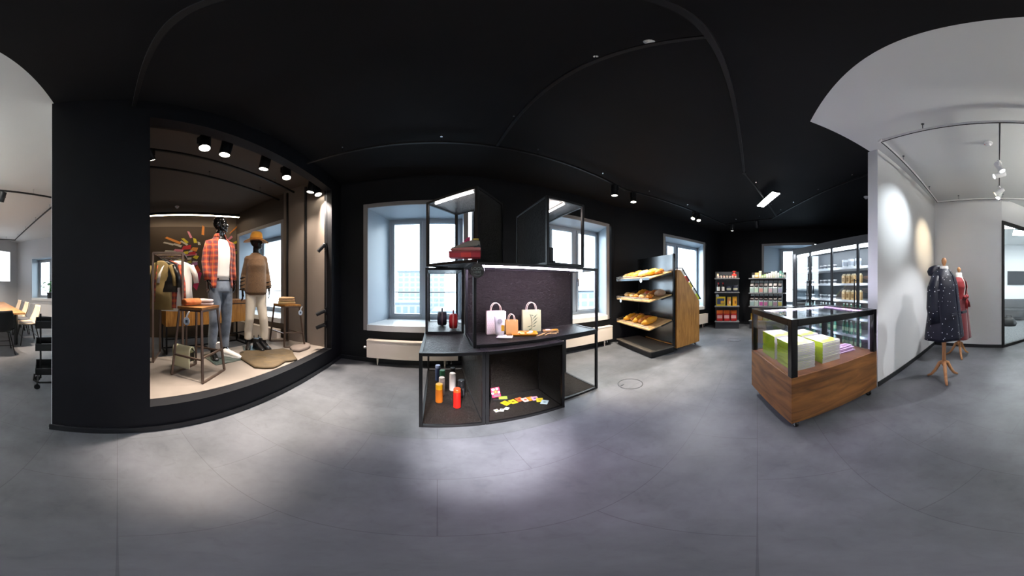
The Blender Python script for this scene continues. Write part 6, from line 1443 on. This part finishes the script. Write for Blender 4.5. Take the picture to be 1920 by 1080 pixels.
chair_mesh('shell_chair', 'black shell chair at the near end of the meeting table', 'shell_black', (p.x, p.y, 0), math.atan2(ax.y, ax.x) + math.pi / 2, 'shell_black', 'chairs at the meeting table')
# potted plant on the sill
fM = frame_m(MWA, MWB)
pp = online(88.5, MWA, MWB) + frame_m(MWA, MWB).to_3x3() @ Vector((0, .16, .821))
pl = thing('potted_plant', 'green leafy plant in a dark pot on the meeting room sill', 'plant', pp)
B().lathe([(.085, 0), (.11, .2), (.115, .2), (.115, .22), (.1, .22), (.095, .19)], 20).build('pot', cmat('24262A', .6), pl); B().lathe([(.002, .18), (.096, .185)], 16).build('soil', cmat('2A2018', .9), pl)
mat('leaf', '1F6A28', .45, col2='3E8A34', nscale=8); random.seed(21)
for i in range(26):
    a = random.uniform(0, 2 * math.pi); r = random.uniform(.06, .28); h = random.uniform(.3, .66); e = Vector((r * math.cos(a), r * math.sin(a), h)); tl = random.uniform(.1, .17); w = tl * .42
    B().tube([(0, 0, .19), (e.x * .4, e.y * .4, .19 + (h - .19) * .7), tuple(e)], .005, 5).build('stem', cmat('4A7A3A', .6), pl)
    dr = Vector((math.cos(a), math.sin(a), -.25)).normalized(); sd_ = dr.cross(Vector((0, 0, 1))).normalized(); up = sd_.cross(dr)
    pts = []
    for k, ww in ((0, .15), (.25, .9), (.5, 1.0), (.75, .65), (1, .05)): pts.append((e + dr * tl * k + up * (-.04 * k * k), ww * w))
    v = []; f = []
    for c, ww in pts: v += [tuple(c - sd_ * ww + up * .012), tuple(c), tuple(c + sd_ * ww + up * .012)]
    for k in range(4): f += [(3 * k, 3 * k + 1, 3 * k + 4, 3 * k + 3), (3 * k + 1, 3 * k + 2, 3 * k + 5, 3 * k + 4)]
    B().add(v, f).build('leaf', 'leaf', pl, smooth=True, solid=.002)
# bright screen on the grey wall
emis('screen_glow', 'F4F8FF', 1.25)
q0, q1 = online(-6, SA, SB), online(17.5, SA, SB); t = thing('projection_screen', 'bright white screen on the grey meeting room wall', 'screen', (q1.x, q1.y, 0), dirang(SA, SB)); W = (q0 - q1).length * 2.4; zb_, zt_ = zat(10, 528, q1), zat(10, 473, q1)
B().box(0, W, .01, .05, zb_, zt_).build('housing', 'lamp_white', t); B().box(.01, W - .01, .05, .055, zb_ + .01, zt_ - .01).build('screen_face', 'screen_glow', t)
# black trolley
tc_ = thing('tier_trolley', 'black three-tier trolley on castors half hidden by the black wall', 'trolley', (-2.10, -.895, 0), math.atan2(.93, -.37))
for z in (.22, .53, .80):
    b = B(); w, d, h = .37, .33, .085
    b.box(0, w, 0, d, z, z + .004).box(0, .006, 0, d, z, z + h).box(w - .006, w, 0, d, z, z + h).box(0, w, 0, .006, z, z + h).box(0, w, d - .006, d, z, z + h)
    b.build('tray', 'black_metal', tc_)
for x in (.06, .31): B().tube([(x, .165, .1), (x, .165, .95)], .012, 10).build('post', 'black_metal', tc_)
for x in (.03, .34): B().tube([(x, 0.03, .1), (x, .3, .1)], .012, 8).build('foot_bar', 'black_metal', tc_)
B().tube([(.03, .03, .1), (.34, .03, .1)], .012, 8).build('foot_bar', 'black_metal', tc_)
B().tube([(-.01, .08, .2), (-.02, .06, .12), (.03, .03, .1)], .012, 8).build('frame_bend', 'black_metal', tc_)
for x in (.02, .34):
    for y in (.04, .29): B().tf(Matrix.Translation((x, y, .036))).tf(Matrix.Translation((x, y, .036)) @ Matrix.Rotation(math.radians(90), 4, 'X')).lathe([(.012, -.01), (.036, -.01), (.036, .01), (.012, .01)], 18).build('caster_wheel', 'black_metal', tc_); B().bar((x, y, .04), (x, y, .1), .014).build('caster_fork', 'black_metal', tc_)
tag(B().box(0, .26, 0, .2, 0, .012).build('paper_stack', cmat('D8DCDE', .6), loc=tc_.matrix_basis @ Vector((.06, .06, .5345)), rot=(0, 0, tc_.rotation_euler.z)), 'white papers on the middle tier of the trolley', 'paper')

# ------------------------------------------------------------------ the town outside
def house_mat(n, c): mat(n, c, .8)
house_mat('far_pale', '858F97'); house_mat('far_grey', '646E78'); house_mat('far_glass', '6C7983'); house_mat('far_dark', '64707A'); house_mat('far_roof', '5E6870')
def building(label, az, dist_, w, d, z0, z1, m, nx_, nz, mw_='far_glass'):
    th = math.radians(az); p = (math.sin(th) * dist_, math.cos(th) * dist_)
    t = thing('apartment_building', label, 'building', (p[0], p[1], z0), -th)
    H = z1 - z0
    B().box(-w / 2, w / 2, 0, d, 0, H).build('walls', m, t); B().box(-w / 2 - .4, w / 2 + .4, -.4, d + .4, H, H + .6).build('roof', 'far_roof', t)
    me = None
    for i in range(nx_):
        for k in range(nz):
            x = -w / 2 + w * (i + .5) / nx_; z = H * (k + .5) / nz
            if me is None:
                o = B().box(-w / nx_ * .32, w / nx_ * .32, -.15, 0, -H / nz * .28, H / nz * .28).build('window', mw_, t, loc=(x, 0, z)); me = o
            else: o = me.copy(); COL.objects.link(o); o.location = (x, 0, z)
    return t
building('tall pale tower seen through the first window', -4.5, 95, 22, 15, -25, 8, 'far_pale', 8, 14)
building('low pale block below the tower', -9, 72, 12, 14, -25, -5, 'far_pale', 5, 5, 'far_dark')
building('white block at the left of the first window', -20, 70, 9, 14, -25, -2, 'far_pale', 3, 6, 'far_dark')
building('grey block below the tower on its right', 4, 55, 10, 12, -25, -6, 'far_grey', 4, 5, 'far_dark')
building('glass block seen through the second window', 36, 80, 30, 14, -25, -1, 'far_pale', 10, 8)
building('low white block under the second window', 41, 48, 14, 10, -25, -6, 'far_pale', 5, 4, 'far_dark')
building('pale block seen through the third window', 67, 90, 24, 14, -25, 0, 'far_pale', 8, 8)
struct(B().prism([(math.cos(i * math.pi / 16) * 300, math.sin(i * math.pi / 16) * 300) for i in range(32)], -25.5, -25).build('floor_street', cmat('6A727A', .9)), 'street level far below the windows')
